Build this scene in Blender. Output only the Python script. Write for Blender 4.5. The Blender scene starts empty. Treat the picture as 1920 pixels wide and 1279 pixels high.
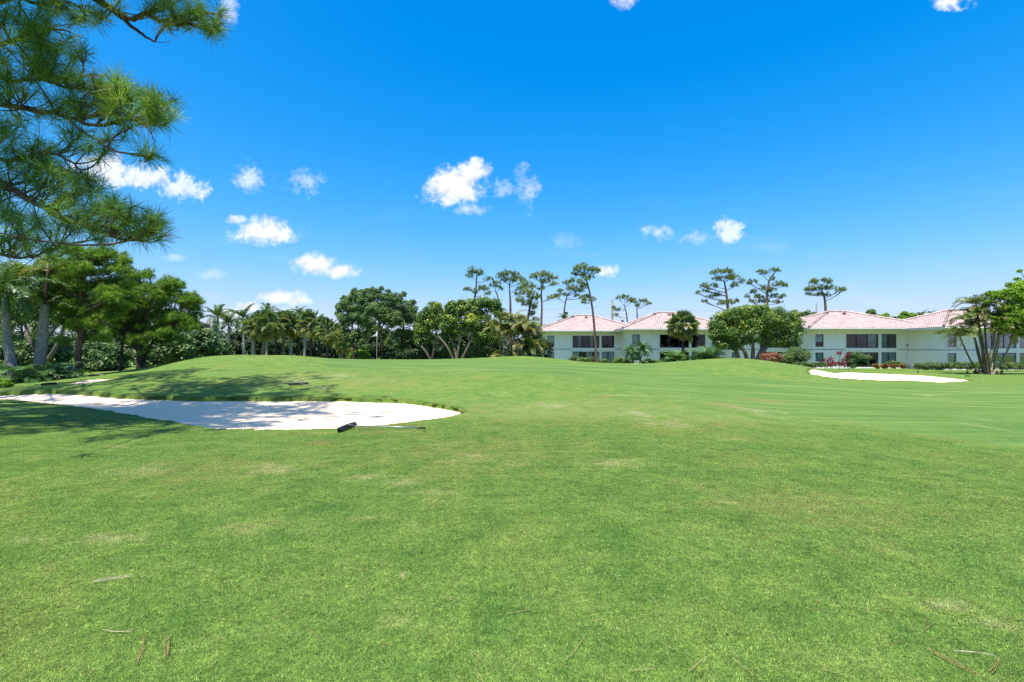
import bpy, math, random
import numpy as np
from mathutils import Matrix, Vector

rng = np.random.default_rng(11)
random.seed(11)
sc = bpy.context.scene
COL = sc.collection
R = math.radians

# ------------------------------------------------------------------ camera, sky, sun, exposure
FPX, HZ, CAMZ = 907.0, 655.0, 1.6
cam = bpy.data.cameras.new('camera')
cam.sensor_width = 36.0
cam.lens = FPX / 1920 * 36.0
cam.shift_y = (HZ - 639.5) / 1920
cam.clip_start, cam.clip_end = 0.1, 5000
cob = bpy.data.objects.new('camera', cam)
COL.objects.link(cob)
cob.location = (0, 0, CAMZ)
cob.rotation_euler = (R(90), 0, 0)
sc.camera = cob

SUN_EL, SUN_AZ = R(71), R(206)     # azimuth clockwise from +Y: the sun stands behind the camera, to its side
sundir = Vector((math.sin(SUN_AZ) * math.cos(SUN_EL), math.cos(SUN_AZ) * math.cos(SUN_EL), math.sin(SUN_EL)))
sl = bpy.data.lights.new('sun', 'SUN')
sl.energy, sl.angle, sl.color = 4.6, R(0.53), (1.0, 0.955, 0.88)
so = bpy.data.objects.new('sun', sl)
COL.objects.link(so)
so.rotation_euler = sundir.to_track_quat('Z', 'Y').to_euler()

sc.cycles.use_denoising = True
sc.cycles.denoising_prefilter = 'NONE'
vs = sc.view_settings
vs.view_transform, vs.look, vs.exposure, vs.gamma, vs.use_curve_mapping = 'Standard', 'None', 0.95, 1.0, False

world = bpy.data.worlds.new('World')
sc.world = world
world.use_nodes = True


class NT:
    """small helper to wire node trees"""
    def __init__(s, tree):
        s.t = tree
        s.n, s.l = tree.nodes, tree.links

    def new(s, typ, inputs=None, **props):
        n = s.n.new(typ)
        for k, v in props.items():
            setattr(n, k, v)
        for k, v in (inputs or {}).items():
            s.put(n.inputs[k], v)
        return n

    def put(s, sock, v):
        if isinstance(v, bpy.types.NodeSocket):
            s.l.new(v, sock)
        elif isinstance(v, bpy.types.Node):
            s.l.new(v.outputs[0], sock)
        else:
            sock.default_value = v

    def math(s, op, a, b=0.0, c=None, clamp=False):
        n = s.n.new('ShaderNodeMath')
        n.operation, n.use_clamp = op, clamp
        s.put(n.inputs[0], a)
        s.put(n.inputs[1], b)
        if c is not None:
            s.put(n.inputs[2], c)
        return n.outputs[0]

    def vmath(s, op, a, b=None):
        n = s.n.new('ShaderNodeVectorMath')
        n.operation = op
        s.put(n.inputs[0], a)
        if b is not None:
            s.put(n.inputs[1], b)
        return n

    def noise(s, vec, scale, detail=4.0, rough=0.55, dist=0.0):
        n = s.new('ShaderNodeTexNoise', {'Scale': scale, 'Detail': detail, 'Roughness': rough, 'Distortion': dist})
        if vec is not None:
            s.l.new(vec, n.inputs['Vector'])
        return n.outputs[0]

    def remap(s, v, a, b, lo=0.0, hi=1.0, smooth=True):
        n = s.new('ShaderNodeMapRange', {0: v, 1: a, 2: b, 3: lo, 4: hi})
        n.interpolation_type = 'SMOOTHSTEP' if smooth else 'LINEAR'
        return n.outputs[0]

    def mix(s, f, a, b, blend='MIX'):
        n = s.n.new('ShaderNodeMix')
        n.data_type, n.blend_type = 'RGBA', blend
        s.put(n.inputs[0], f)
        for k, v in ((6, a), (7, b)):
            s.put(n.inputs[k], (*v, 1.0) if isinstance(v, tuple) and len(v) == 3 else v)
        return n.outputs[2]

    def ramp(s, f, stops):
        n = s.n.new('ShaderNodeValToRGB')
        e = n.color_ramp.elements
        while len(e) < len(stops):
            e.new(0.5)
        for i, (p, c) in enumerate(stops):
            e[i].position = p
            e[i].color = (*c, 1.0)
        s.put(n.inputs[0], f)
        return n.outputs[0]


def build_world():
    w = NT(world.node_tree)
    w.n.clear()
    out = w.new('ShaderNodeOutputWorld')
    sky = w.new('ShaderNodeTexSky')
    sky.sky_type = 'NISHITA'
    sky.sun_disc = False
    sky.sun_elevation, sky.sun_rotation = SUN_EL, SUN_AZ
    sky.altitude = 0
    sky.air_density, sky.dust_density, sky.ozone_density = 1.0, 1.3, 4.5
    hs = w.new('ShaderNodeHueSaturation', {'Hue': 0.497, 'Saturation': 1.46, 'Value': 1.0, 'Color': sky.outputs[0]})
    # the deep, evenly saturated blue of the photograph: the sky's bright horizon is rolled off per channel
    s = w.vmath('MULTIPLY', hs.outputs[0], (0.28, 0.28, 0.35)).outputs[0]
    q = w.vmath('MULTIPLY', w.vmath('MULTIPLY', s, s).outputs[0], (0.85, 0.85, 0.45)).outputs[0]
    q = w.vmath('ADD', q, (1.0, 1.0, 1.0)).outputs[0]
    sq = w.new('ShaderNodeSeparateXYZ', {0: q})
    rt = w.new('ShaderNodeCombineXYZ', {i: w.math('POWER', sq.outputs[i], -0.5) for i in range(3)}).outputs[0]
    blue = w.vmath('MULTIPLY', w.vmath('MULTIPLY', s, rt).outputs[0], (3.57, 3.57, 3.57)).outputs[0]
    bg = w.new('ShaderNodeBackground', {'Color': blue, 'Strength': 0.145})
    # small fair-weather clouds, placed by direction
    d = w.new('ShaderNodeTexCoord').outputs['Generated']
    sep = w.new('ShaderNodeSeparateXYZ', {0: d})
    yy = w.math('MAXIMUM', sep.outputs[1], 0.05)
    u = w.math('DIVIDE', sep.outputs[0], yy)
    v = w.math('DIVIDE', sep.outputs[2], yy)
    uv = w.new('ShaderNodeCombineXYZ', {0: u, 1: v, 2: 0.0}).outputs[0]
    n1 = w.noise(uv, 21.0, 7.0, 0.62, 0.25)
    n2 = w.noise(uv, 62.0, 6.0, 0.65, 0.5)
    nz = w.math('SUBTRACT', w.math('ADD', w.math('MULTIPLY', n1, 0.62), w.math('MULTIPLY', n2, 0.38)), 0.5)
    clouds = [  # px, py, rx, ry of the photograph turned into directions; opacity; ruggedness
        (862, 345, 62, 42, 1.0, 1.9), (885, 322, 45, 26, .9, 2.2), (838, 352, 50, 36, 1.0, 1.7), (885, 392, 36, 14, .5, 2.6), (992, 352, 26, 40, .42, 3.6),
        (948, 355, 26, 18, .3, 3.4), (492, 434, 62, 30, 1.0, 1.6), (448, 412, 26, 11, .7, 2.2), (520, 440, 46, 24, .95, 1.8),
        (596, 497, 52, 22, 1.0, 1.4), (635, 508, 40, 17, 1.0, 1.5), (565, 490, 26, 12, .9, 1.7), (525, 556, 52, 16, 1.0, 1.4), (556, 564, 30, 11, .9, 1.6),
        (465, 575, 30, 11, .9, 1.7), (432, 590, 36, 15, .9, 1.8), (545, 585, 45, 12, .6, 2), (205, 318, 78, 26, .85, 2.6), (275, 336, 80, 25, .8, 2.8), (345, 352, 52, 22, .7, 3.0), (165, 306, 50, 20, .7, 2.4),
        (470, 336, 40, 26, .6, 3.2), (570, 340, 36, 22, .42, 3.6), (1138, 508, 22, 15, .85, 2.2), (1366, 436, 32, 26, .7, 2.8), (1300, 446, 40, 14, .4, 3.2),
        (1234, 434, 28, 17, .6, 2.9), (1782, 2, 46, 18, .9, 2.2), (1170, 2, 36, 12, .6, 2.8), (432, 10, 22, 34, .45, 3.2), (1056, 452, 34, 20, .14, 3.2),
        (2150, 250, 130, 50, 1., 1.8), (-200, 420, 150, 45, 1., 1.8), (2350, 470, 120, 35, 1., 1.8), (-420, 130, 140, 60, 1., 1.9), (395, 515, 34, 12, .3, 3), (325, 482, 30, 9, .3, 3)]
    acc = None
    for (px, py, rx, ry, op, rg) in clouds:
        c = ((px - 960) / FPX, (HZ - py) / FPX, 0.0)
        q = w.vmath('MULTIPLY', w.vmath('SUBTRACT', uv, c).outputs[0], (FPX / rx, FPX / ry, 0.0))
        ln = w.vmath('LENGTH', q.outputs[0]).outputs['Value']
        f = w.math('MULTIPLY_ADD', nz, rg * 1.6, w.math('SUBTRACT', 1.05, ln))
        m = w.remap(f, -0.05, 0.85 if op > .65 else 1.3, 0.0, op)
        acc = m if acc is None else w.math('MAXIMUM', acc, m)
    # thin veil towards the horizon
    veil = w.remap(w.noise(w.vmath('MULTIPLY', uv, (1.2, 5.5, 1.0)).outputs[0], 2.6, 5.0, 0.6, 0.3), 0.52, 0.8, 0.0, 0.16)
    veil = w.math('MULTIPLY', veil, w.remap(v, 0.42, 0.10))
    acc = w.math('MAXIMUM', acc, veil)
    acc = w.math('MULTIPLY', acc, w.math('GREATER_THAN', sep.outputs[1], 0.08))
    cb = w.new('ShaderNodeBackground', {'Color': (0.97, 0.985, 1.0, 1.0), 'Strength': w.math('ADD', w.remap(n1, 0.35, 0.6, 0.50, 0.62), w.math('MULTIPLY', w.math('SUBTRACT', n1, w.noise(w.vmath('ADD', uv, (-0.004, 0.016, 0.0)).outputs[0], 21.0, 7.0, 0.62, 0.25)), 0.35))})
    mx = w.new('ShaderNodeMixShader', {0: acc, 1: bg.outputs[0], 2: cb.outputs[0]})
    w.l.new(mx.outputs[0], out.inputs[0])


build_world()

# ------------------------------------------------------------------ helpers
def tag(o, label=None, cat=None, group=None, kind=None):
    for k, v in (('label', label), ('category', cat), ('group', group), ('kind', kind)):
        if v:
            o[k] = v
    return o


def empty(name, loc=(0, 0, 0), rz=0.0):
    o = bpy.data.objects.new(name, None)
    o.empty_display_size = 0.2
    o.location = loc
    o.rotation_euler = (0, 0, rz)
    COL.objects.link(o)
    return o


def link(name, me, parent=None, mat=None):
    o = bpy.data.objects.new(name, me)
    COL.objects.link(o)
    if parent is not None:
        o.parent = parent
    if mat is not None:
        o.matrix_local = mat
    return o


class MB:
    """collects polygons (numpy) and links them as one mesh object"""
    def __init__(s):
        s.v, s.f, s.m, s.t, s.n = [], [], [], [], 0

    def add(s, verts, faces, mat=0, tint=0.5):
        verts = np.asarray(verts, dtype=np.float64).reshape(-1, 3)
        faces = np.asarray(faces, dtype=np.int64)
        s.v.append(verts)
        s.f.append(faces + s.n)
        s.m.append(np.full(len(faces), mat, dtype=np.int32))
        t = np.empty(len(verts))
        t[:] = tint
        s.t.append(t)
        s.n += len(verts)

    def box(s, a, b, mat=0):
        x0, y0, z0 = a
        x1, y1, z1 = b
        s.add([(x0, y0, z0), (x1, y0, z0), (x1, y1, z0), (x0, y1, z0), (x0, y0, z1), (x1, y0, z1), (x1, y1, z1), (x0, y1, z1)],
              [(0, 3, 2, 1), (4, 5, 6, 7), (0, 1, 5, 4), (1, 2, 6, 5), (2, 3, 7, 6), (3, 0, 4, 7)], mat)

    def tube(s, path, rad, sides=6, mat=0, tint=0.5, cap=True):
        P = np.asarray(path, float)
        K = len(P)
        r = np.broadcast_to(np.asarray(rad, float), (K,))
        T = np.gradient(P, axis=0)
        T /= np.linalg.norm(T, axis=1)[:, None] + 1e-9
        ref = np.array([0., 0., 1.]) if abs(T[:, 2]).mean() < 0.8 else np.array([1., 0., 0.])
        A = np.cross(T, ref)
        A /= np.linalg.norm(A, axis=1)[:, None] + 1e-9
        B = np.cross(T, A)
        an = np.arange(sides) * 2 * np.pi / sides
        ring = P[:, None, :] + r[:, None, None] * (np.cos(an)[None, :, None] * A[:, None, :] + np.sin(an)[None, :, None] * B[:, None, :])
        V = ring.reshape(-1, 3)
        i = np.arange(K - 1)[:, None] * sides
        j = np.arange(sides)[None, :]
        j2 = (j + 1) % sides
        F = np.stack([i + j, i + j2, i + sides + j2, i + sides + j], -1).reshape(-1, 4)
        s.add(V, F, mat, tint)
        if cap:
            n0 = s.n - len(V)
            s.f.append(np.array([[n0 + (K - 1) * sides + k for k in range(sides)]]))
            s.m.append(np.array([mat], dtype=np.int32))

    def mesh(s, name, mats, smooth=False, tint=True):
        me = bpy.data.meshes.new(name)
        if s.n == 0:
            return me
        V = np.concatenate(s.v)
        me.vertices.add(len(V))
        me.vertices.foreach_set('co', V.ravel())
        loops = np.concatenate([f.ravel() for f in s.f])
        sizes = np.concatenate([np.full(len(f), f.shape[1]) for f in s.f])
        me.loops.add(len(loops))
        me.loops.foreach_set('vertex_index', loops.astype(np.int32))
        me.polygons.add(len(sizes))
        st = np.concatenate([[0], np.cumsum(sizes)[:-1]]).astype(np.int32)
        me.polygons.foreach_set('loop_start', st)
        me.polygons.foreach_set('material_index', np.concatenate(s.m))
        me.polygons.foreach_set('use_smooth', np.full(len(sizes), smooth))
        if tint:
            a = me.attributes.new('tint', 'FLOAT', 'POINT')
            a.data.foreach_set('value', np.concatenate(s.t).astype(np.float32))
        for m in (mats if isinstance(mats, (list, tuple)) else [mats]):
            me.materials.append(m)
        me.update(calc_edges=True)
        return me

    def build(s, name, mats, parent=None, smooth=False, tint=True):
        return link(name, s.mesh(name, mats, smooth, tint), parent)


def unit(v):
    return v / (np.linalg.norm(v, axis=-1, keepdims=True) + 1e-9)


def rand_dirs(n):
    return unit(rng.normal(size=(n, 3)))


def kites(mb, pos, nrm, length, width, tint, mat=0, tdir=None, fold=0.12):
    """leaf shaped quads, slightly folded along the midrib"""
    n = len(pos)
    length = np.broadcast_to(np.asarray(length, float), (n,))[:, None]
    width = np.broadcast_to(np.asarray(width, float), (n,))[:, None]
    t = rng.normal(size=(n, 3)) if tdir is None else tdir
    t = unit(t - nrm * (t * nrm).sum(1, keepdims=True))
    b = np.cross(nrm, t)
    v = np.stack([pos - t * length * .5, pos + b * width * .5 + nrm * length * fold, pos + t * length * .5, pos - b * width * .5 + nrm * length * fold], 1)
    i = np.arange(n)[:, None] * 4
    f = np.concatenate([i + np.array([[0, 1, 2]]), i + np.array([[0, 2, 3]])])
    mb.add(v.reshape(-1, 3), f, mat, np.repeat(np.broadcast_to(np.asarray(tint, float), (n,)), 4))


def clump_leaves(mb, cen, rad, n, leaf, tint=(0.2, 0.9), aspect=0.55, up=0.45, shell=0.55, mat=0, ttop=0.0):
    """n leaves through ellipsoid clumps (cen (K,3), rad (K,3)); more of them near the surface"""
    cen, rad = np.atleast_2d(cen), np.atleast_2d(rad)
    vol = (rad.prod(1)) ** (2 / 3)
    k = rng.choice(len(cen), n, p=vol / vol.sum())
    d = rand_dirs(n)
    d[:, 2] = np.where((d[:, 2] < -0.3) & (rng.random(n) < 0.55), -d[:, 2], d[:, 2])
    r = shell + (1 - shell) * rng.random(n) ** 0.6
    r = np.where(rng.random(n) < 0.12, r * rng.random(n), r) * (1 + 0.12 * rng.normal(size=n))
    pos = cen[k] + d * r[:, None] * rad[k]
    nrm = unit(d * 0.75 + np.array([0, 0, up]) + rng.normal(size=(n, 3)) * 0.55)
    ln = leaf * rng.uniform(0.7, 1.35, n)
    tone = rng.normal(0, 0.16, len(cen))[k]
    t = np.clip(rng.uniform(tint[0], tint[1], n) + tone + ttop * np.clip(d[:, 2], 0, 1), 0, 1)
    kites(mb, pos, nrm, ln, ln * aspect, t, mat)
    return pos


def puff_tufts(mb, pos, size, blades, width, tint, mat=0, updir=None, drop=0.0):
    """needle tufts: thin triangles fanning out of each point, mostly upwards and outwards"""
    n = len(pos)
    size = np.broadcast_to(np.asarray(size, float), (n,))
    ax = np.array([0, 0, 1.0]) if updir is None else updir
    d = unit(rng.normal(size=(n, blades, 3)) + np.broadcast_to(ax, (n, 3))[:, None, :] * 0.75)
    L = size[:, None] * rng.uniform(0.65, 1.1, (n, blades))
    side = unit(np.cross(d, rng.normal(size=(n, blades, 3))))
    base = np.broadcast_to(pos[:, None, :], (n, blades, 3))
    tip = base + d * L[..., None]
    tip[..., 2] -= drop * L
    w = width * size[:, None, None] * 0.5
    v = np.stack([base + side * w, base - side * w, tip], 2).reshape(-1, 3)
    f = np.arange(n * blades * 3).reshape(-1, 3)
    t = np.repeat(np.broadcast_to(np.asarray(tint, float), (n,)), blades * 3) + np.repeat(rng.normal(0, .10, n * blades), 3)
    mb.add(v, f, mat, np.clip(t, 0, 1))


def bez(a, b, c, k=8):
    t = np.linspace(0, 1, k)[:, None]
    a, b, c = map(np.asarray, (a, b, c))
    return (1 - t) ** 2 * a + 2 * t * (1 - t) * b + t * t * c


def spline(pts, k=6):
    """Catmull-Rom through points"""
    P = np.asarray(pts, float)
    if len(P) < 3:
        t = np.linspace(0, 1, k + 1)[:, None]
        return P[0] * (1 - t) + P[-1] * t
    Q = np.vstack([2 * P[0] - P[1], P, 2 * P[-1] - P[-2]])
    out = []
    for i in range(1, len(Q) - 2):
        t = np.linspace(0, 1, k, endpoint=False)[:, None]
        p0, p1, p2, p3 = Q[i - 1], Q[i], Q[i + 1], Q[i + 2]
        out.append(.5 * (2 * p1 + (p2 - p0) * t + (2 * p0 - 5 * p1 + 4 * p2 - p3) * t * t + (3 * p1 - p0 - 3 * p2 + p3) * t ** 3))
    out.append(P[-1:])
    return np.vstack(out)


def at(px, py, Y):
    """the point seen at a pixel of the photograph, Y metres away"""
    return np.array([(px - 960) / FPX * Y, Y, CAMZ - (py - HZ) / FPX * Y])


# ------------------------------------------------------------------ materials
def material(name):
    m = bpy.data.materials.new(name)
    m.use_nodes = True
    t = NT(m.node_tree)
    t.n.clear()
    out = t.new('ShaderNodeOutputMaterial')
    return m, t, out


def principled(t, out, color, rough=0.7, spec=0.3, normal=None, metallic=0.0):
    b = t.new('ShaderNodeBsdfPrincipled', {'Roughness': rough, 'Metallic': metallic, 'Specular IOR Level': spec})
    t.put(b.inputs['Base Color'], (*color, 1.0) if isinstance(color, tuple) and len(color) == 3 else color)
    if normal is not None:
        t.put(b.inputs['Normal'], normal)
    t.l.new(b.outputs[0], out.inputs[0])
    return b


def bump(t, h, strength=0.5, dist=0.02):
    return t.new('ShaderNodeBump', {'Height': h, 'Strength': strength, 'Distance': dist}).outputs[0]


def leaf_mat(name, stops, transl=0.35, rough=0.5, spec=0.35):
    m, t, out = material(name)
    a = t.new('ShaderNodeAttribute', attribute_name='tint')
    c = t.ramp(a.outputs['Fac'], stops)
    b = t.new('ShaderNodeBsdfPrincipled', {'Base Color': c, 'Roughness': rough, 'Specular IOR Level': spec})
    tr = t.new('ShaderNodeBsdfTranslucent', {'Color': t.mix(0.5, c, (0.16, 0.22, 0.02), 'ADD') if False else t.mix(1.0, c, (1.25, 1.3, 0.6), 'MULTIPLY')})
    mx = t.new('ShaderNodeMixShader', {0: transl, 1: b.outputs[0], 2: tr.outputs[0]})
    t.l.new(mx.outputs[0], out.inputs[0])
    return m


def plain(name, color, rough=0.7, spec=0.3, var=0.12, scale=6.0, metallic=0.0, bmp=0.0):
    m, t, out = material(name)
    g = t.new('ShaderNodeTexCoord').outputs['Object']
    n = t.noise(g, scale, 5.0, 0.6)
    dark = tuple(x * (1 - var * 1.6) for x in color)
    lite = tuple(min(1, x * (1 + var)) for x in color)
    c = t.ramp(n, [(0.3, dark), (0.7, lite)])
    principled(t, out, c, rough, spec, bump(t, n, bmp, 0.02) if bmp else None, metallic)
    return m


def bark_mat(name, a, b, sx=14.0, sz=3.0, strength=0.8, dist=0.03):
    m, t, out = material(name)
    g = t.new('ShaderNodeTexCoord').outputs['Object']
    v = t.vmath('MULTIPLY', g, (sx, sx, sz)).outputs[0]
    n = t.noise(v, 1.0, 6.0, 0.65, 0.4)
    c = t.ramp(n, [(0.35, a), (0.65, b)])
    principled(t, out, c, 0.9, 0.15, bump(t, n, strength, dist))
    return m


def ring_mat(name, a, b, freq=9.0):
    """palm trunk: leaf-scar rings round a pale stem"""
    m, t, out = material(name)
    g = t.new('ShaderNodeTexCoord').outputs['Object']
    z = t.new('ShaderNodeSeparateXYZ', {0: g}).outputs[2]
    n = t.noise(g, 2.5, 5.0, 0.6)
    s = t.math('SINE', t.math('MULTIPLY', t.math('ADD', z, t.math('MULTIPLY', n, 0.06)), freq * 6.28))
    k = t.remap(s, 0.72, 1.0)
    c = t.mix(k, t.ramp(t.noise(g, 7.0, 5.0, 0.65), [(0.3, a), (0.7, b)]), tuple(x * 0.65 for x in a))
    principled(t, out, c, 0.85, 0.2, bump(t, t.math('MULTIPLY', k, -1.0), 0.35, 0.02))
    return m


M = {}
M['pine_leaf'] = leaf_mat('pine_needles', [(0.0, (0.045, 0.100, 0.024)), (0.45, (0.115, 0.230, 0.036)), (0.8, (0.220, 0.350, 0.055)), (1.0, (0.320, 0.420, 0.080))], 0.44, 0.45, 0.3)
M['pine_far'] = leaf_mat('far_pine_needles', [(0.0, (0.066, 0.114, 0.040)), (0.5, (0.143, 0.218, 0.056)), (1.0, (0.329, 0.373, 0.109))], 0.30, 0.5, 0.3)
M['oak'] = leaf_mat('oak_leaves', [(0.0, (0.046, 0.100, 0.035)), (0.55, (0.116, 0.215, 0.060)), (1.0, (0.278, 0.377, 0.114))], 0.28, 0.42, 0.45)
M['ficus'] = leaf_mat('ficus_leaves', [(0.0, (0.032, 0.079, 0.020)), (0.5, (0.090, 0.189, 0.035)), (0.85, (0.198, 0.297, 0.051)), (1.0, (0.475, 0.495, 0.059))], 0.28, 0.38, 0.5)
M['grape'] = leaf_mat('sea_grape_leaves', [(0.0, (0.030, 0.075, 0.030)), (0.6, (0.089, 0.171, 0.052)), (1.0, (0.223, 0.297, 0.111))], 0.25, 0.45, 0.3)
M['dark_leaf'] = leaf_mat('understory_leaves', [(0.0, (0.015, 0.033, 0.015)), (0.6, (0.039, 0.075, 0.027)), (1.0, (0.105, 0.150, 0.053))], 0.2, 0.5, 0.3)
M['lime'] = leaf_mat('pale_feathery_leaves', [(0.0, (0.076, 0.168, 0.018)), (0.5, (0.168, 0.319, 0.030)), (1.0, (0.305, 0.470, 0.045))], 0.38, 0.5, 0.3)
M['palm'] = leaf_mat('palm_fronds', [(0.0, (0.034, 0.078, 0.025)), (0.55, (0.085, 0.155, 0.040)), (0.8, (0.202, 0.265, 0.078)), (1.0, (0.466, 0.404, 0.155))], 0.28, 0.4, 0.5)
M['sabal'] = leaf_mat('fan_palm_leaves', [(0.0, (0.085, 0.150, 0.050)), (0.42, (0.175, 0.245, 0.090)), (0.75, (0.310, 0.355, 0.160)), (1.0, (0.480, 0.390, 0.170))], 0.32, 0.42, 0.4)
M['areca'] = leaf_mat('areca_fronds', [(0.0, (0.033, 0.072, 0.016)), (0.5, (0.098, 0.163, 0.029)), (0.8, (0.273, 0.247, 0.065)), (1.0, (0.429, 0.286, 0.104))], 0.28, 0.4, 0.45)
M['cycad'] = leaf_mat('glossy_fronds', [(0.0, (0.034, 0.088, 0.030)), (0.6, (0.095, 0.196, 0.057)), (1.0, (0.216, 0.324, 0.108))], 0.25, 0.32, 0.6)
M['ti'] = leaf_mat('ti_leaves', [(0.0, (0.056, 0.009, 0.017)), (0.5, (0.187, 0.019, 0.043)), (1.0, (0.393, 0.056, 0.084))], 0.3, 0.4, 0.4)
M['croton'] = leaf_mat('croton_leaves', [(0.0, (0.041, 0.074, 0.017)), (0.5, (0.247, 0.099, 0.025)), (1.0, (0.396, 0.198, 0.050))], 0.25, 0.4, 0.4)
M['copper'] = leaf_mat('copper_leaves', [(0.0, (0.076, 0.022, 0.022)), (0.5, (0.281, 0.065, 0.054)), (0.8, (0.108, 0.151, 0.043)), (1.0, (0.432, 0.151, 0.086))], 0.25, 0.4, 0.4)
M['hedge'] = leaf_mat('hedge_leaves', [(0.0, (0.031, 0.077, 0.017)), (0.6, (0.081, 0.154, 0.034)), (1.0, (0.196, 0.266, 0.070))], 0.25, 0.4, 0.5)
M['pine_bark'] = bark_mat('pine_bark', (0.045, 0.032, 0.026), (0.17, 0.125, 0.10), 9.0, 3.0)
M['dark_bark'] = bark_mat('dark_bark', (0.022, 0.018, 0.015), (0.085, 0.066, 0.052), 8.0, 3.0)
M['pale_bark'] = bark_mat('pale_bark', (0.075, 0.060, 0.045), (0.21, 0.17, 0.13), 8.0, 2.0)
M['royal'] = ring_mat('royal_palm_trunk', (0.26, 0.25, 0.24), (0.44, 0.43, 0.41), 5.0)
M['grey_palm'] = ring_mat('grey_palm_trunk', (0.15, 0.14, 0.135), (0.34, 0.32, 0.31), 9.0)
M['sabal_trunk'] = ring_mat('fan_palm_trunk', (0.13, 0.10, 0.070), (0.27, 0.22, 0.16), 6.0)
M['dark_palm_trunk'] = ring_mat('dark_palm_trunk', (0.035, 0.028, 0.022), (0.10, 0.078, 0.060), 6.0)
M['shaft'] = plain('palm_crownshaft', (0.085, 0.14, 0.05), 0.45, 0.5, 0.25, 3.0)
M['stem'] = ring_mat('areca_stem', (0.13, 0.12, 0.075), (0.30, 0.27, 0.17), 5.0)
M['stem_shaded'] = ring_mat('shaded_stem', (0.05, 0.055, 0.032), (0.13, 0.13, 0.075), 5.0)  # darker copy of the stem: shade on left-leaning stems put into colour

# ------------------------------------------------------------------ terrain
def P(px, py, Y):
    return tuple(at(px, py, Y))


CTRL = [(-12, -6, 0), (0, -6, 0), (12, -6, 0), (-9, 1, 0.0), (0, 1, 0), (9, 1, 0), (-7, 5, 0.0), (0, 5, 0), (6, 5, 0.0), (12, 5, -.03), (-13, 6, 0.02), (0, 8.5, 0), (-5, 8.5, 0), (4, 8.5, 0),
        # near bunker rim
        P(469, 805, 9.67), P(328, 792, 10.6), P(258, 778, 11.8), P(159, 763, 13.4), P(94, 755, 14.5), P(0, 749, 15.4), P(586, 805, 9.7), P(666, 800, 10.0), P(797, 789, 10.9), P(862, 767, 13.0),
        P(797, 752, 14.9), P(700, 745, 16.3), P(560, 742, 16.8), P(431, 741, 17.0), P(330, 737, 17.2), P(225, 738, 17.4), P(155, 732, 18.3), P(94, 729, 19.0), P(0, 733, 19.6), P(-150, 738, 19.5), P(-100, 752, 16),
        # bank behind it
        P(560, 722, 19), P(640, 727, 18.3), P(250, 712, 20.5), P(350, 698, 22), P(430, 705, 21), P(480, 700, 22), P(560, 700, 22), P(700, 697, 23), P(860, 700, 22.5), P(950, 705, 21), P(700, 722, 18.6), P(860, 730, 17.6),
        P(960, 740, 16.6), P(1000, 770, 12.7), P(1080, 706, 22.5), P(1150, 722, 19.5), P(1240, 745, 16.3), P(640, 691, 24.5), P(520, 691, 24.5),
        # mound crest and the far flank
        P(300, 688, 28), P(350, 676, 29), P(390, 668.5, 30), P(430, 667, 30), P(500, 666.5, 31), P(560, 667, 31), P(592, 670.5, 31.5), P(640, 673.5, 34), P(450, 678, 27), P(550, 680, 27), P(330, 684, 27.5),
        P(250, 700, 26), P(130, 713, 24), P(60, 720, 23), P(0, 726, 22), P(-200, 732, 22), P(262, 693, 32), P(150, 705, 27), P(-30, 715, 27),
        # green
        P(720, 683, 30), P(860, 683, 30), P(1000, 690, 28), P(1100, 691, 30), P(1200, 686, 34), P(700, 674, 42), P(780, 674.5, 42), P(860, 673, 42), P(930, 671, 46), P(985, 668, 48), P(1020, 671, 47), P(1050, 679, 44), P(1100, 683, 45),
        P(1200, 681.5, 48), P(760, 690, 26), P(900, 690, 26),
        # mound at the other side
        P(1385, 671.5, 38), P(1310, 675, 38), P(1250, 683, 37), P(1440, 677, 38), P(1480, 685, 38), P(1518, 691, 38.5), P(1300, 720, 25), P(1400, 726, 24), P(1260, 700, 29), P(1500, 722, 26.5), P(1385, 690, 31), P(1350, 682, 34),
        (17, 47, -0.1), (22, 48, -0.3), (13, 55, -0.35),
        # lower fairway
        P(1650, 713, 39.5), P(1545, 705, 41), P(1530, 693.5, 54), P(1700, 699, 53), P(1830, 714, 40), P(1780, 707, 47), P(1855, 701, 53), P(2000, 701, 54), P(1700, 740, 26), P(1900, 740, 26), P(1900, 722, 34), P(2050, 740, 27), P(1700, 780, 13.8),
        P(1900, 800, 11.8), P(1700, 760, 18.5), P(1500, 760, 16.6), P(1900, 850, 7.9), P(1500, 800, 11.1), P(2100, 800, 12),
        (44, 66, -1.12), (60, 62, -1.15), (75, 70, -1.15), (20, 76, -1.1), (8, 80, -1.05), (30, 70, -1.05), (40, 85, -1.15), (-30, 45, -.1), (-20, 55, -.3), (-5, 62, -.4), (5, 62, -.6), (-40, 35, .0), (-40, 60, -.3), (-20, 75, -.5),
        (-45, 15, .1), (-30, 10, .05), (40, 10, -.4), (60, 20, -.9), (70, 40, -1.1), (0, 95, -.9), (50, 100, -1.1), (-45, 95, -.8), (90, 95, -1.1), (-60, 0, 0), (60, -5, -.2)]
CP = np.array(CTRL, float)


def tps_k(r2):
    return 0.5 * r2 * np.log(r2 + 1e-9)


def tps_fit():
    n = len(CP)
    d2 = ((CP[:, None, :2] - CP[None, :, :2]) ** 2).sum(-1)
    A = np.zeros((n + 3, n + 3))
    A[:n, :n] = tps_k(d2) + np.eye(n) * 0.35
    A[:n, n] = 1
    A[:n, n + 1:] = CP[:, :2]
    A[n:, :n] = A[:n, n:].T
    b = np.zeros(n + 3)
    b[:n] = CP[:, 2]
    return np.linalg.solve(A, b)


TW = tps_fit()


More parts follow.
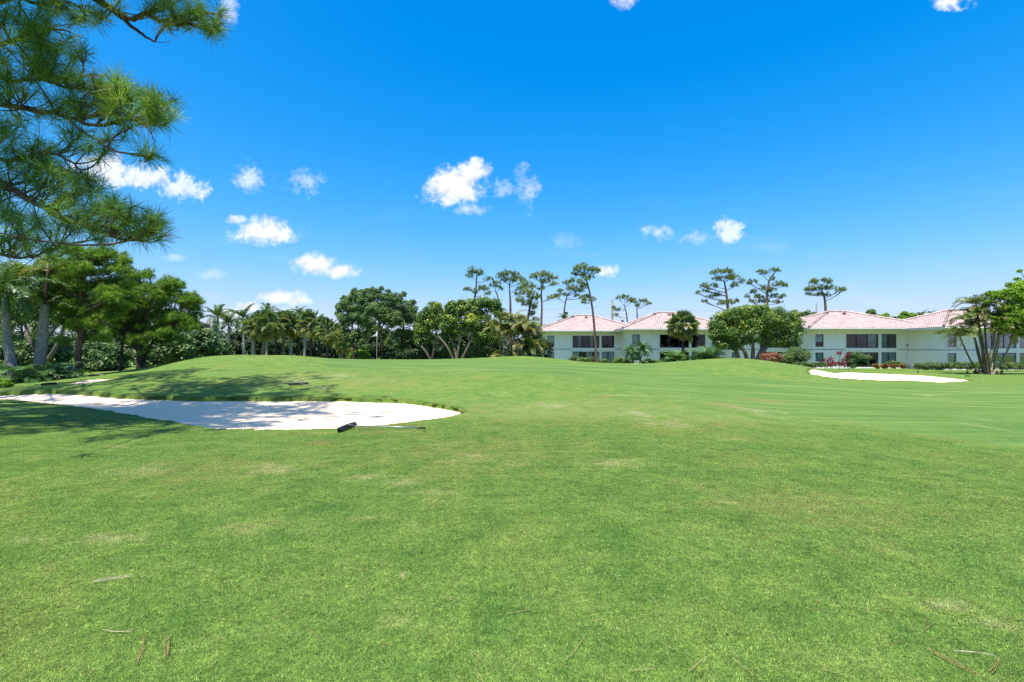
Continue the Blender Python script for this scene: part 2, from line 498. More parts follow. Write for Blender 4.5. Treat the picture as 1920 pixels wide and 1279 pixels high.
def base_z(x, y):
    x, y = np.asarray(x, float), np.asarray(y, float)
    sh = x.shape
    x, y = x.ravel(), y.ravel()
    z = np.empty(len(x))
    for i in range(0, len(x), 20000):
        a, b = x[i:i + 20000], y[i:i + 20000]
        ca, cb = np.clip(a, -60, 90), np.clip(b, -7, 100)
        d2 = (ca[:, None] - CP[None, :, 0]) ** 2 + (cb[:, None] - CP[None, :, 1]) ** 2
        zz = tps_k(d2) @ TW[:-3] + TW[-3] + TW[-2] * ca + TW[-1] * cb
        out = np.hypot(a - ca, b - cb)
        k = np.clip(out / 60, 0, 1)
        z[i:i + 20000] = zz * (1 - k) + -1.0 * k
    z += 0.012 * np.sin(x * 1.1 + .7 * y) * np.cos(y * .8 - .3 * x) + 0.02 * np.sin(x * .37 + 1) * np.sin(y * .29)
    return z.reshape(sh)


def gz(x, y):
    return float(base_z(np.array([x]), np.array([y]))[0])


def hits(pxs, y0=2.0, y1=95.0):
    """where the rays through pixels of the photograph meet the ground (first hit)"""
    ys = np.geomspace(y0, y1, 900)
    out = []
    for px, py in pxs:
        X = (px - 960) / FPX * ys
        Z = CAMZ - (py - HZ) / FPX * ys
        s = Z - base_z(X, ys)
        i = np.argmax(s < 0)
        if s[i] >= 0:
            i = len(ys) - 1
        if i == 0:
            yy = ys[0]
        else:
            t = s[i - 1] / (s[i - 1] - s[i] + 1e-12)
            yy = ys[i - 1] + t * (ys[i] - ys[i - 1])
        x = (px - 960) / FPX * yy
        out.append((x, yy))
    return np.array(out)


def smooth_poly(P, it=3, jit=0.0):
    for _ in range(it):
        Q = np.roll(P, -1, 0)
        P = np.stack([.75 * P + .25 * Q, .25 * P + .75 * Q], 1).reshape(-1, 2)
    if jit:
        n = len(P)
        a = np.arange(n) / n * 2 * np.pi
        w = sum(rng.normal() * np.sin(a * k + rng.uniform(0, 6)) / k ** .6 for k in range(9, 60, 3))
        T = np.roll(P, -1, 0) - np.roll(P, 1, 0)
        N = np.stack([T[:, 1], -T[:, 0]], 1)
        N /= np.linalg.norm(N, axis=1)[:, None] + 1e-9
        P = P + N * (w * jit)[:, None]
    return P


def sdist(x, y, poly):
    """signed distance to a polygon, negative inside"""
    x, y = np.asarray(x, float).ravel(), np.asarray(y, float).ravel()
    d = np.full(len(x), 1e9)
    ins = np.zeros(len(x), bool)
    A, B = poly, np.roll(poly, -1, 0)
    for (ax, ay), (bx, by) in zip(A, B):
        ex, ey = bx - ax, by - ay
        t = np.clip(((x - ax) * ex + (y - ay) * ey) / (ex * ex + ey * ey + 1e-12), 0, 1)
        d = np.minimum(d, (x - ax - t * ex) ** 2 + (y - ay - t * ey) ** 2)
        c = (ay > y) != (by > y)
        xi = ex * (y - ay) / (ey if abs(ey) > 1e-12 else 1e-12) + ax
        ins ^= c & (x < xi)
    d = np.sqrt(d)
    return np.where(ins, -d, d)


B1 = [(-60, 741), (-20, 737.5), (0, 736), (94, 731), (155, 734), (225, 740), (262, 742), (366, 745.5), (431, 743), (492, 745), (656, 744), (750, 747), (797, 753), (852, 762), (877, 768.5), (858, 778), (797, 789), (720, 797), (666, 801), (586, 806), (469, 806), (398, 803), (328, 793),
      (258, 779), (159, 764), (94, 756), (0, 749), (-60, 745)]
B2 = [(1508, 694.5), (1560, 694.5), (1640, 698), (1720, 701), (1780, 707.5), (1830, 714), (1780, 716), (1700, 715), (1600, 711), (1550, 706.5), (1525, 701)]
B3 = [(112, 720.6), (133, 717), (165, 711), (202, 706), (248, 702.6), (234, 707), (191, 715), (149, 719.6)]
POLYS = [smooth_poly(hits(B1), 3, 0.012), smooth_poly(hits(B2), 3, 0.02), smooth_poly(hits(B3), 2, 0.01)]


def axis(*segs):
    out = []
    for a, b, s in segs:
        n = max(1, int(round((b - a) / s)))
        out.append(np.linspace(a, b, n, endpoint=False))
    return np.concatenate(out)


def sm(x, a, b):
    t = np.clip((x - a) / (b - a), 0, 1)
    return t * t * (3 - 2 * t)


def build_ground():
    far = np.array([-900, -600, -400, -280, -200, -150, -120, -100, -85, -72.])
    xs = np.concatenate([far, axis((-60, -20, .7), (-20, 0.5, .09), (0.5, 62, .45)), [62, 66, 72, 82, 95, 120, 150, 200, 280, 400, 600, 900]])
    ys = np.concatenate([[-60, -30, -15], axis((-8, 9, .35), (9, 20, .075), (20, 58, .32), (58, 110, 1.6)), [110, 120, 140, 170, 220, 300, 450, 700, 1100, 1600]])
    X, Y = np.meshgrid(xs, ys)
    nx, ny = len(xs), len(ys)
    Z = base_z(X, Y)
    x, y, z = X.ravel(), Y.ravel(), Z.ravel().copy()
    sd = np.full(len(x), 99.0)
    for p in POLYS:
        lo, hi = p.min(0) - 1.5, p.max(0) + 1.5
        k = np.nonzero((x > lo[0]) & (x < hi[0]) & (y > lo[1]) & (y < hi[1]))[0]
        sd[k] = np.minimum(sd[k], sdist(x[k], y[k], p))
    z -= 0.5 * (1 - sm(sd, -0.16, 0.03))
    # how closely the turf is cut: 1 on the green and the fairway
    G = smooth_poly(hits([(610, 671), (590, 686), (640, 690.5), (760, 693), (900, 696), (1010, 702), (1090, 704), (1180, 700), (1250, 691), (1200, 684.5), (1060, 681), (940, 674.5), (800, 674.5), (690, 674.6)]), 3)
    FW = smooth_poly(np.vstack([hits([(1120, 706), (1240, 742), (1330, 762), (1480, 782), (1640, 800), (1800, 822), (1990, 850)]), [(30, 9), (60, 14), (60, 33)], hits([(1960, 722), (1800, 722), (1600, 716), (1490, 712), (1400, 707), (1300, 700), (1230, 696)])]), 3)
    mow = np.zeros(len(x))
    k = np.nonzero((y > 2) & (y < 60) & (x > -20) & (x < 62))[0]
    wob = 0.25 * np.sin(x[k] * 1.7) * np.sin(y[k] * 1.3)
    mow[k] = np.maximum(0.8 * sm(-sdist(x[k], y[k], FW) + wob, -1.3, 1.3), sm(-sdist(x[k], y[k], G) + .3 * wob, -.25, .25))
    I, J = np.meshgrid(np.arange(nx - 1), np.arange(ny - 1))
    a = (J * nx + I).ravel()
    F = np.stack([a, a + 1, a + nx + 1, a + nx], 1)
    keep = (sd[F] > -0.75).any(1)
    mb = MB()
    mb.add(np.stack([x, y, z], 1), F[keep], 0, mow)
    o = mb.build('lawn', lawn_mat(), None, True)
    tag(o, kind='structure')
    return G, FW


def turf_color(t, pos, mow):
    """base colour of the turf from its place on the course: tufts, dry patches, mown strips"""
    big = t.noise(t.vmath('MULTIPLY', pos, (1.0, .8, 1.0)).outputs[0], 0.42, 5.0, 0.6, 0.5)
    mid = t.noise(pos, 1.9, 5.0, 0.65, 0.4)
    strk = t.noise(t.vmath('MULTIPLY', t.vmath('ADD', pos, (3.0, 1.0, 0.0)).outputs[0], (0.35, 1.5, 1.0)).outputs[0], 1.0, 6.0, 0.7, 0.6)
    fine = t.noise(pos, 34.0, 3.0, 0.7)
    c = t.ramp(mid, [(0.30, (0.072, 0.142, 0.025)), (0.50, (0.104, 0.178, 0.032)), (0.74, (0.152, 0.213, 0.048))])
    c = t.mix(t.remap(big, 0.50, 0.66, 0, 0.55), c, (0.150, 0.188, 0.040))
    dry = t.math('MULTIPLY', t.remap(strk, 0.57, 0.72), t.remap(mid, 0.38, 0.62))
    c = t.mix(t.math('MULTIPLY', dry, 0.75), c, (0.27, 0.265, 0.115))
    spot = t.remap(t.noise(pos, 0.9, 6.0, 0.7, 0.8), 0.665, 0.74)
    c = t.mix(t.math('MULTIPLY', spot, 0.75), c, (0.33, 0.29, 0.16))
    # the closely mown areas: bluish, streaked along the mower's way
    ms = t.noise(t.vmath('MULTIPLY', pos, (0.12, 1.3, 0.0)).outputs[0], 1.0, 5.0, 0.65, 0.3)
    g = t.ramp(ms, [(0.38, (0.060, 0.130, 0.026)), (0.52, (0.098, 0.166, 0.036)), (0.64, (0.146, 0.204, 0.052))])
    sp2 = t.remap(t.noise(t.vmath('MULTIPLY', pos, (0.35, 1.2, 0.0)).outputs[0], 1.3, 5.0, 0.7, 0.5), 0.63, 0.75, 0, 0.6)
    g = t.mix(sp2, g, (0.25, 0.255, 0.10))
    c = t.mix(mow, c, g)
    c = t.mix(1.0, c, t.ramp(t.noise(pos, 8.0, 4.0, 0.75), [(0.30, (0.80, 0.82, 0.80)), (0.70, (1.20, 1.17, 1.15))]), 'MULTIPLY')
    return t.mix(1.0, c, t.ramp(fine, [(0.25, (0.72, 0.72, 0.72)), (0.75, (1.28, 1.28, 1.22))]), 'MULTIPLY')


def patch(t, pos, spots):
    """sum of soft spots (x, y, rx, ry) on the lawn, with ragged edges"""
    acc = None
    n = t.math('MULTIPLY', t.math('SUBTRACT', t.noise(pos, 2.6, 8.0, 0.8), 0.5), 4.2)
    for x, y, rx, ry in spots:
        q = t.vmath('MULTIPLY', t.vmath('SUBTRACT', pos, (x, y, 0.0)).outputs[0], (1 / rx, 1 / ry, 0.0))
        f = t.math('ADD', t.math('SUBTRACT', 1.0, t.vmath('LENGTH', q.outputs[0]).outputs['Value']), n)
        m = t.remap(f, 0.0, 1.5)
        acc = m if acc is None else t.math('MAXIMUM', acc, m)
    return acc


# worn places of the lawn: pale dry turf, and brown straw
PALE = [(690, 897, 45, 9), (760, 907, 70, 12), (800, 925, 60, 10), (885, 854, 38, 5), (830, 845, 25, 4), (1250, 795, 90, 12), (1030, 760, 60, 9), (1200, 775, 70, 10), (1830, 785, 14, 24), (1845, 800, 20, 8), (1745, 742, 40, 3), (1420, 770, 60, 8),
        (1780, 1140, 60, 12), (1860, 1170, 60, 12), (200, 1010, 110, 14), (70, 1015, 60, 10), (1150, 870, 90, 12), (560, 715, 40, 9), (640, 705, 40, 6), (520, 880, 90, 14), (270, 880, 90, 14), ]
BROWN = [(700, 811, 40, 5), (890, 770, 26, 4), (600, 832, 28, 4), (690, 806, 28, 4), (905, 760, 16, 2.5), (1190, 752, 16, 2.5), (1130, 744, 30, 4), (1015, 757, 20, 4), (760, 797, 50, 2.2), (1440, 752, 70, 5), (1360, 760, 60, 6), (300, 730, 40, 3)]


def to_world(sp):
    h = hits([(a, b) for a, b, _, _ in sp])
    out = []
    for (x, y), (px, py, rx, ry) in zip(h, sp):
        e = hits([(px, py - ry)])[0]
        out.append((x, y, rx / FPX * y, max(0.12, min(e[1] - y, 5 * rx / FPX * y))))
    return out


WIDE = [(390, 880, 120, 26), (560, 708, 120, 9), (1130, 760, 200, 22), (1050, 775, 330, 32), (560, 705, 150, 14), (700, 715, 200, 14), (400, 880, 260, 40), (1330, 790, 240, 24), (900, 850, 300, 40), (1500, 950, 300, 60)]
PALE_W, BROWN_W, WIDE_W = to_world(PALE), to_world(BROWN), to_world(WIDE)


def worn(t, pos, c):
    c = t.mix(t.math('MULTIPLY', patch(t, pos, WIDE_W), 0.55), c, (0.20, 0.195, 0.058))
    c = t.mix(t.math('MULTIPLY', patch(t, pos, PALE_W), 0.46), c, (0.34, 0.31, 0.17))
    return t.mix(t.math('MULTIPLY', patch(t, pos, BROWN_W), 0.5), c, (0.27, 0.15, 0.075))


def lawn_mat():
    m, t, out = material('turf')
    pos = t.new('ShaderNodeNewGeometry').outputs['Position']
    a = t.new('ShaderNodeAttribute', attribute_name='tint').outputs['Fac']
    c = worn(t, pos, turf_color(t, pos, a))
    f1 = t.noise(pos, 26.0, 4.0, 0.75)
    f2 = t.noise(pos, 7.0, 4.0, 0.7)
    h = t.math('ADD', t.math('MULTIPLY', f1, 0.5), f2)
    st = t.remap(a, 0.0, 1.0, 0.9, 0.35)
    b = t.new('ShaderNodeBump', {'Height': h, 'Distance': 0.05, 'Strength': st})
    principled(t, out, c, 0.85, 0.12, b.outputs[0])
    return m


def sand_mat():
    m, t, out = material('white_sand')
    pos = t.new('ShaderNodeNewGeometry').outputs['Position']
    n = t.noise(pos, 90.0, 3.0, 0.7)
    n2 = t.noise(pos, 2.6, 5.0, 0.6)
    w = t.new('ShaderNodeTexWave', {'Vector': pos, 'Scale': 3.2, 'Distortion': 5.0, 'Detail': 3.0, 'Detail Scale': 1.2})
    h = t.math('ADD', t.math('ADD', t.math('MULTIPLY', n, 0.35), t.math('MULTIPLY', w.outputs[1], 0.5)), t.math('MULTIPLY', n2, 1.6))
    c = t.ramp(n2, [(0.3, (0.77, 0.585, 0.41)), (0.7, (0.83, 0.645, 0.47))])
    sp = t.remap(t.noise(pos, 24.0, 2.0, 0.5), 0.715, 0.745)
    c = t.mix(sp, c, (0.13, 0.09, 0.06))
    principled(t, out, c, 0.95, 0.1, bump(t, h, 0.35, 0.03))
    return m


def build_sand(poly, step):
    lo, hi = poly.min(0) - .4, poly.max(0) + .4
    xs, ys = np.arange(lo[0], hi[0], step), np.arange(lo[1], hi[1], step)
    X, Y = np.meshgrid(xs, ys)
    x, y = X.ravel(), Y.ravel()
    sd = sdist(x, y, poly)
    # nearer rim flush, farther rim under a lip of turf
    cx = np.linspace(lo[0], hi[0], 60)
    fr, bk = np.full(60, np.nan), np.full(60, np.nan)
    for i, c in enumerate(cx):
        k = np.abs(poly[:, 0] - c) < (hi[0] - lo[0]) / 30
        if k.any():
            fr[i], bk[i] = poly[k, 1].min(), poly[k, 1].max()
    ok = ~np.isnan(fr)
    f = np.interp(x, cx[ok], fr[ok])
    b = np.interp(x, cx[ok], bk[ok])
    t = np.clip((y - f) / (b - f + .3), 0, 1)
    z = base_z(x, y) - 0.035 - 0.12 * t - 0.10 * sm(-sd, 0, 1.2) * (1 - .5 * t)
    nx = len(xs)
    I, J = np.meshgrid(np.arange(nx - 1), np.arange(len(ys) - 1))
    a = (J * nx + I).ravel()
    F = np.stack([a, a + 1, a + nx + 1, a + nx], 1)
    F = F[(sd[F] < 0.12).all(1)]
    mb = MB()
    mb.add(np.stack([x, y, z], 1), F)
    o = mb.build('sand_bunker', SAND, None, True, False)
    tag(o, kind='structure')


SAND = sand_mat()
GREEN, FAIR = build_ground()
for p_, s_ in zip(POLYS, (.12, .3, .25)):
    build_sand(p_, s_)


# ------------------------------------------------------------------ turf blades near the camera
def blade_mat(name='grass_blades', lip=False):
    m, t, out = material(name)
    pos = t.new('ShaderNodeNewGeometry').outputs['Position']
    a = t.new('ShaderNodeAttribute', attribute_name='tint').outputs['Fac']
    c = worn(t, pos, turf_color(t, pos, 0.0))
    c = t.mix(1.0, c, t.ramp(a, [(0.0, (0.60, 0.72, 0.62)), (0.5, (1.64, 1.66, 1.66)), (0.86, (3.1, 2.7, 3.1)), (1.0, (4.8, 3.6, 4.8))]), 'MULTIPLY')
    if lip:
        c = t.mix(t.remap(a, 0.32, 0.6, 0, .9), c, (0.21, 0.12, 0.055))
    b = t.new('ShaderNodeBsdfPrincipled', {'Base Color': c, 'Roughness': 0.5, 'Specular IOR Level': 0.3})
    tr = t.new('ShaderNodeBsdfTranslucent', {'Color': t.mix(1.0, c, (1.2, 1.25, 0.7), 'MULTIPLY')})
    mx = t.new('ShaderNodeMixShader', {0: 0.33, 1: b.outputs[0], 2: tr.outputs[0]})
    t.l.new(mx.outputs[0], out.inputs[0])
    return m


def blades(mb, pos, h, w, lean, tint):
    n = len(pos)
    az = rng.uniform(0, 2 * np.pi, n)
    d = np.stack([np.cos(az), np.sin(az), np.zeros(n)], 1)
    s = np.stack([-np.sin(az), np.cos(az), np.zeros(n)], 1)
    h = h * rng.uniform(.6, 1.3, n)[:, None]
    l = lean * rng.uniform(.2, 1.4, n)[:, None]
    w = w * rng.uniform(.7, 1.3, n)[:, None] * .5
    z = np.array([0, 0, 1.0])
    mid = pos + d * h * l * .45 + z * h * .62
    tip = pos + d * h * l * 1.25 + z * h * .95
    v = np.stack([pos - s * w, pos + s * w, mid - s * w * .8, mid + s * w * .8, tip], 1).reshape(-1, 3)
    i = np.arange(n)[:, None] * 5
    mb.add(v, np.concatenate([i + np.array([[0, 1, 3]]), i + np.array([[0, 3, 2]]), i + np.array([[2, 3, 4]])]), 0, np.repeat(tint, 5))


BLADE = blade_mat()


def scatter_nodes(src):
    ng = bpy.data.node_groups.new('turf_scatter', 'GeometryNodeTree')
    ng.interface.new_socket('Geometry', in_out='INPUT', socket_type='NodeSocketGeometry')
    ng.interface.new_socket('Geometry', in_out='OUTPUT', socket_type='NodeSocketGeometry')
    n, l = ng.nodes, ng.links
    gi, go = n.new('NodeGroupInput'), n.new('NodeGroupOutput')
    gg = n.new('GeometryNodeGeometryToInstance')
    for s in src:
        oi = n.new('GeometryNodeObjectInfo')
        oi.inputs['Object'].default_value = s
        oi.inputs['As Instance'].default_value = True
        l.new(oi.outputs['Geometry'], gg.inputs[0])
    ip = n.new('GeometryNodeInstanceOnPoints')
    l.new(gi.outputs[0], ip.inputs['Points'])
    l.new(gg.outputs[0], ip.inputs['Instance'])

    def attr(nm, typ):
        a = n.new('GeometryNodeInputNamedAttribute')
        a.data_type = typ
        a.inputs['Name'].default_value = nm
        return a.outputs[0]
    r = n.new('FunctionNodeEulerToRotation')
    l.new(attr('rot', 'FLOAT_VECTOR'), r.inputs[0])
    l.new(r.outputs[0], ip.inputs['Rotation'])
    l.new(attr('size', 'FLOAT'), ip.inputs['Scale'])
    l.new(ip.outputs[0], go.inputs[0])
    return ng


def build_turf():
    # patches of blades; each is scattered many times
    src = []
    for k in range(3):
        mb = MB()
        n = 3600
        p = np.stack([rng.uniform(-.22, .22, n), rng.uniform(-.22, .22, n), np.full(n, -.008)], 1)
        t = np.clip(rng.normal(.42, .27, n), 0, 1)
        blades(mb, p, 0.019, 0.0040, 1.5, t)
        src.append(bpy.data.objects.new('turf_patch', mb.mesh('turf_patch', BLADE)))
    pts, rot, siz = [], [], []
    st = 0.29
    for y in np.arange(1.7, 17.0, st):
        for x in np.arange(-1.13 * y - 3.5, 1.13 * y + 3.5, st):
            pts.append((x + rng.uniform(-.05, .05), y + rng.uniform(-.05, .05)))
    pts = np.array(pts)
    sd = sdist(pts[:, 0], pts[:, 1], POLYS[0])
    fw = -sdist(pts[:, 0], pts[:, 1], FAIR)
    keep = (sd > 0.15) & (fw < 1.8)
    pts = pts[keep]
    z = base_z(pts[:, 0], pts[:, 1]) - .034 * np.maximum(sm(fw[keep], -1.8, 1.8), sm(pts[:, 1], 8, 17))
    e = .15
    gx = (base_z(pts[:, 0] + e, pts[:, 1]) - base_z(pts[:, 0] - e, pts[:, 1])) / (2 * e)
    gy = (base_z(pts[:, 0], pts[:, 1] + e) - base_z(pts[:, 0], pts[:, 1] - e)) / (2 * e)
    me = bpy.data.meshes.new('grass')
    me.vertices.add(len(pts))
    me.vertices.foreach_set('co', np.column_stack([pts, z]).ravel())
    eul = []
    for a, b in zip(gx, gy):
        q = Vector((-a, -b, 1)).to_track_quat('Z', 'Y') @ Matrix.Rotation(random.randrange(4) * math.pi / 2 + random.uniform(-.3, .3), 3, 'Z').to_quaternion()
        eul.append(tuple(q.to_euler()))
    a = me.attributes.new('rot', 'FLOAT_VECTOR', 'POINT')
    a.data.foreach_set('vector', np.array(eul, dtype=np.float32).ravel())
    a = me.attributes.new('size', 'FLOAT', 'POINT')
    a.data.foreach_set('value', rng.uniform(.9, 1.15, len(pts)).astype(np.float32))
    o = link('grass', me)
    md = o.modifiers.new('scatter', 'NODES')
    md.node_group = scatter_nodes(src)
    tag(o, 'short green turf with dry patches covering the foreground', 'grass', kind='stuff')


build_turf()


def build_lip():
    """longer fringe of turf hanging over the bunker rims"""
    mb = MB()
    for k, p in enumerate(POLYS):
        per = np.linalg.norm(np.roll(p, -1, 0) - p, axis=1)
        n = int(per.sum() * (300 if k == 0 else 150))
        cum = np.concatenate([[0], np.cumsum(per)])
        s = rng.uniform(0, cum[-1], n)
        Q = np.vstack([p, p[:1]])
        x, y = np.interp(s, cum, Q[:, 0]), np.interp(s, cum, Q[:, 1])
        x += rng.normal(0, .05, n)
        y += rng.normal(0, .05, n)
        sd = sdist(x, y, p)
        z = base_z(x, y) - .5 * (1 - sm(sd, -.16, .03)) - .01
        ok = sd > -.11
        back = y > np.median(p[:, 1])
        t = np.where(back & (sd < 0.02), rng.uniform(.3, 1, n), rng.uniform(.1, .5, n))
        big = 1.0 if k == 0 else 1.25
        blades(mb, np.stack([x, y, z], 1)[ok], 0.032 * big, 0.007 * big, 1.0, t[ok])
    o = mb.build('grass_fringe', blade_mat('fringe_blades', True))
    tag(o, 'ragged turf fringe along the rims of the sand bunkers', 'grass', kind='stuff')


build_lip()


def pine_straw():
    """fallen pine needles strewn over the turf"""
    mb = MB()
    n = 260
    y = 1.9 * np.exp(rng.uniform(0, 2.0, n))
    x = rng.uniform(-1.1, 1.1, n) * y
    k = rng.integers(0, len(BROWN_W), 700)
    bw = np.array(BROWN_W)[k]
    x = np.concatenate([x, bw[:, 0] + rng.normal(0, .55, 700) * bw[:, 2]])
    y = np.concatenate([y, bw[:, 1] + rng.normal(0, .55, 700) * bw[:, 3]])
    ok = sdist(x, y, POLYS[0]) > .1
    x, y = x[ok], y[ok]
    m = len(x)
    az = rng.uniform(0, np.pi, m)
    L = rng.uniform(.04, .20, m)
    d = np.stack([np.cos(az), np.sin(az), np.zeros(m)], 1) * L[:, None]
    s = np.stack([-np.sin(az), np.cos(az), np.zeros(m)], 1) * .0011
    a = np.stack([x, y, base_z(x, y) + rng.uniform(.018, .032, m)], 1)
    c = a + d + np.array([0, 0, 1]) * rng.uniform(-.006, .006, m)[:, None]
    v = np.stack([a - s, a + s, c + s, c - s], 1).reshape(-1, 3)
    mb.add(v, np.arange(m * 4).reshape(-1, 4), 0, np.repeat(rng.random(m), 4))
    o = mb.build('pine_straw', leaf_mat('pine_straw', [(0, (0.12, .07, .035)), (.5, (.28, .18, .09)), (1, (.42, .31, .18))], .1, .6, .2))
    tag(o, 'loose fallen pine needles strewn thinly over the turf', 'pine straw', kind='stuff')


pine_straw()

# ------------------------------------------------------------------ houses
def wall_mat(name, c):
    m, t, out = material(name)
    g = t.new('ShaderNodeTexCoord').outputs['Object']
    n = t.noise(g, 1.1, 5.0, 0.6)
    n2 = t.noise(t.vmath('MULTIPLY', g, (6.0, 6.0, .5)).outputs[0], 1.0, 4.0, 0.6)
    col = t.mix(t.remap(n2, .5, .8, 0, .35), t.ramp(n, [(.3, tuple(x * .93 for x in c)), (.7, c)]), tuple(x * .84 for x in c))
    principled(t, out, col, 0.85, 0.2, bump(t, t.noise(g, 45.0, 3.0, 0.6), 0.25, 0.01))
    return m


def tile_mat():
    m, t, out = material('pink_roof_tiles')
    g = t.new('ShaderNodeTexCoord').outputs['Object']
    n = t.noise(g, 0.9, 5.0, 0.65, 0.4)
    vor = t.new('ShaderNodeTexVoronoi', {'Vector': t.vmath('MULTIPLY', g, (3.1, 2.6, 2.6)).outputs[0], 'Scale': 1.0})
    c = t.ramp(n, [(.3, (.42, .315, .290)), (.5, (.465, .36, .333)), (.72, (.505, .405, .375))])
    c = t.mix(.3, c, t.new('ShaderNodeRGBToBW', {0: vor.outputs['Color']}).outputs[0], 'SOFT_LIGHT')
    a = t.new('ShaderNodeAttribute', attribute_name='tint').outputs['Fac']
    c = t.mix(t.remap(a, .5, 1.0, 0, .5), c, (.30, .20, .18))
    principled(t, out, c, 0.7, 0.25)
    return m


def glass_mat():
    m, t, out = material('window_glass')
    fr = t.new('ShaderNodeFresnel', {'IOR': 1.5})
    tr = t.new('ShaderNodeBsdfTransparent', {'Color': (0.80, 0.85, 0.86, 1)})
    gl = t.new('ShaderNodeBsdfGlossy', {'Color': (.9, .95, 1, 1), 'Roughness': 0.02})
    mx = t.new('ShaderNodeMixShader', {0: t.math('MULTIPLY', fr.outputs[0], .7, clamp=True), 1: tr.outputs[0], 2: gl.outputs[0]})
    t.l.new(mx.outputs[0], out.inputs[0])
    return m


M['wall'] = wall_mat('white_stucco', (.88, .82, .805))
M['trim'] = plain('white_trim', (.78, .79, .78), .5, .4, .04, 3)
M['band'] = plain('blue_grey_band', (.22, .27, .31), .6, .3, .1, 3)
M['bronze'] = plain('dark_bronze_frame', (.022, .022, .024), .45, .4, .15, 4)
M['tile'] = tile_mat()
M['glass'] = glass_mat()
M['inside'] = plain('dim_interior', (.06, .06, .062), .8, .2, .3, .8)
M['inside_dark'] = plain('dark_interior', (.014, .015, .017), .8, .2, .3, .8)
M['blind'] = plain('pale_blind', (.80, .82, .83), .7, .2, .05, 4)
M['curtain'] = plain('teal_curtain', (.34, .48, .49), .8, .2, .15, 5)
M['vent'] = plain('roof_vent_metal', (.16, .075, .06), .6, .3, .2, 6)
M['grey_metal'] = plain('grey_metal', (.33, .34, .35), .5, .5, .1, 6)
M['concrete'] = plain('pole_concrete', (.20, .185, .165), .9, .2, .15, 4)
M['wood_chair'] = plain('patio_wood', (.28, .13, .06), .6, .3, .2, 6)

GZ = -1.15
Z2 = 1.62          # upper floor level


def hip_roof(parent, x0, x1, y0, y1, ze, rise):
    """hipped roof with courses of barrel tiles as geometry"""
    half = (y1 - y0) / 2
    corners = [((x0, y0), (1, 0), (0, 1), x1 - x0), ((x1, y0), (0, 1), (-1, 0), y1 - y0), ((x1, y1), (-1, 0), (0, -1), x1 - x0), ((x0, y1), (0, -1), (1, 0), y1 - y0)]
    mb = MB()
    sl = math.hypot(half, rise)
    nc = int(sl / .46)
    for (ox, oy), (ex, ey), (ux, uy), W in corners:
        cs = np.linspace(0, 1, nc + 1)
        for i in range(nc):
            a, b = cs[i] * half, cs[i + 1] * half
            s = np.arange(a, W - a + .001, .16)
            if len(s) < 2:
                continue
            s = np.concatenate([s, [W - a]]) if W - a - s[-1] > .02 else s
            sb = np.clip(s, b, W - b)
            barrel = .045 * np.abs(np.sin(np.pi * np.arange(len(s)) / 2 * 1.0))
            jit = rng.normal(0, .006, len(s))
            lo = np.stack([ox + ex * s + ux * a, oy + ey * s + uy * a, ze + rise * cs[i] + .065 + barrel + jit], 1)
            hi = np.stack([ox + ex * sb + ux * b, oy + ey * sb + uy * b, ze + rise * cs[i + 1] + barrel * .7], 1)
            bt = lo.copy()
            bt[:, 2] -= .07 + barrel * .8
            n = len(s)
            k = np.arange(n - 1)
            mb.add(np.vstack([lo, hi]), np.stack([k, k + 1, k + 1 + n, k + n], 1), 0, np.clip(rng.normal(.4, .15, 2 * n), 0, 1))
            mb.add(np.vstack([bt, lo]), np.stack([k, k + 1, k + 1 + n, k + n], 1), 0, np.repeat([.95, .55], n))  # course lips coloured darker, a painted shadow line under each row
    r = mb.build('roof', M['tile'], parent)
    # ridge and hip caps, soffit
    cap = MB()
    A, B = (x0 + half, (y0 + y1) / 2, ze + rise + .1), (x1 - half, (y0 + y1) / 2, ze + rise + .1)
    lines = [(A, B)] + [((cx, cy, ze + .1), q) for (cx, cy, q) in ((x0, y0, A), (x0, y1, A), (x1, y0, B), (x1, y1, B))]
    for p, q in lines:
        p, q = np.array(p), np.array(q)
        n = max(2, int(np.linalg.norm(q - p) / .38))
        for i in range(n):
            a, b = p + (q - p) * i / n, p + (q - p) * (i + 1) / n
            cap.tube([a + (0, 0, .075), b + (0, 0, .055)], [.15, .13], 8, 0, rng.uniform(.2, .5))
    cap.build('ridge_cap', M['tile'], r)
    return r


def facade(mb, x0, x1, y, z0, z1, openings, th=.24):
    """wall slab with holes left open"""
    xs = sorted({x0, x1, *[a for o in openings for a in (o[0], o[1])]})
    zs = sorted({z0, z1, *[a for o in openings for a in (o[2], o[3])]})
    for a, b in zip(xs[:-1], xs[1:]):
        run = None
        for c, d in zip(zs[:-1], zs[1:]):
            hole = any(o[0] <= a + 1e-6 and b <= o[1] + 1e-6 and o[2] <= c + 1e-6 and d <= o[3] + 1e-6 for o in openings)
            if hole:
                if run:
                    mb.box((a, y, run[0]), (b, y + th, run[1]))
                run = None
            else:
                run = (run[0], d) if run else (c, d)
        if run:
            mb.box((a, y, run[0]), (b, y + th, run[1]))


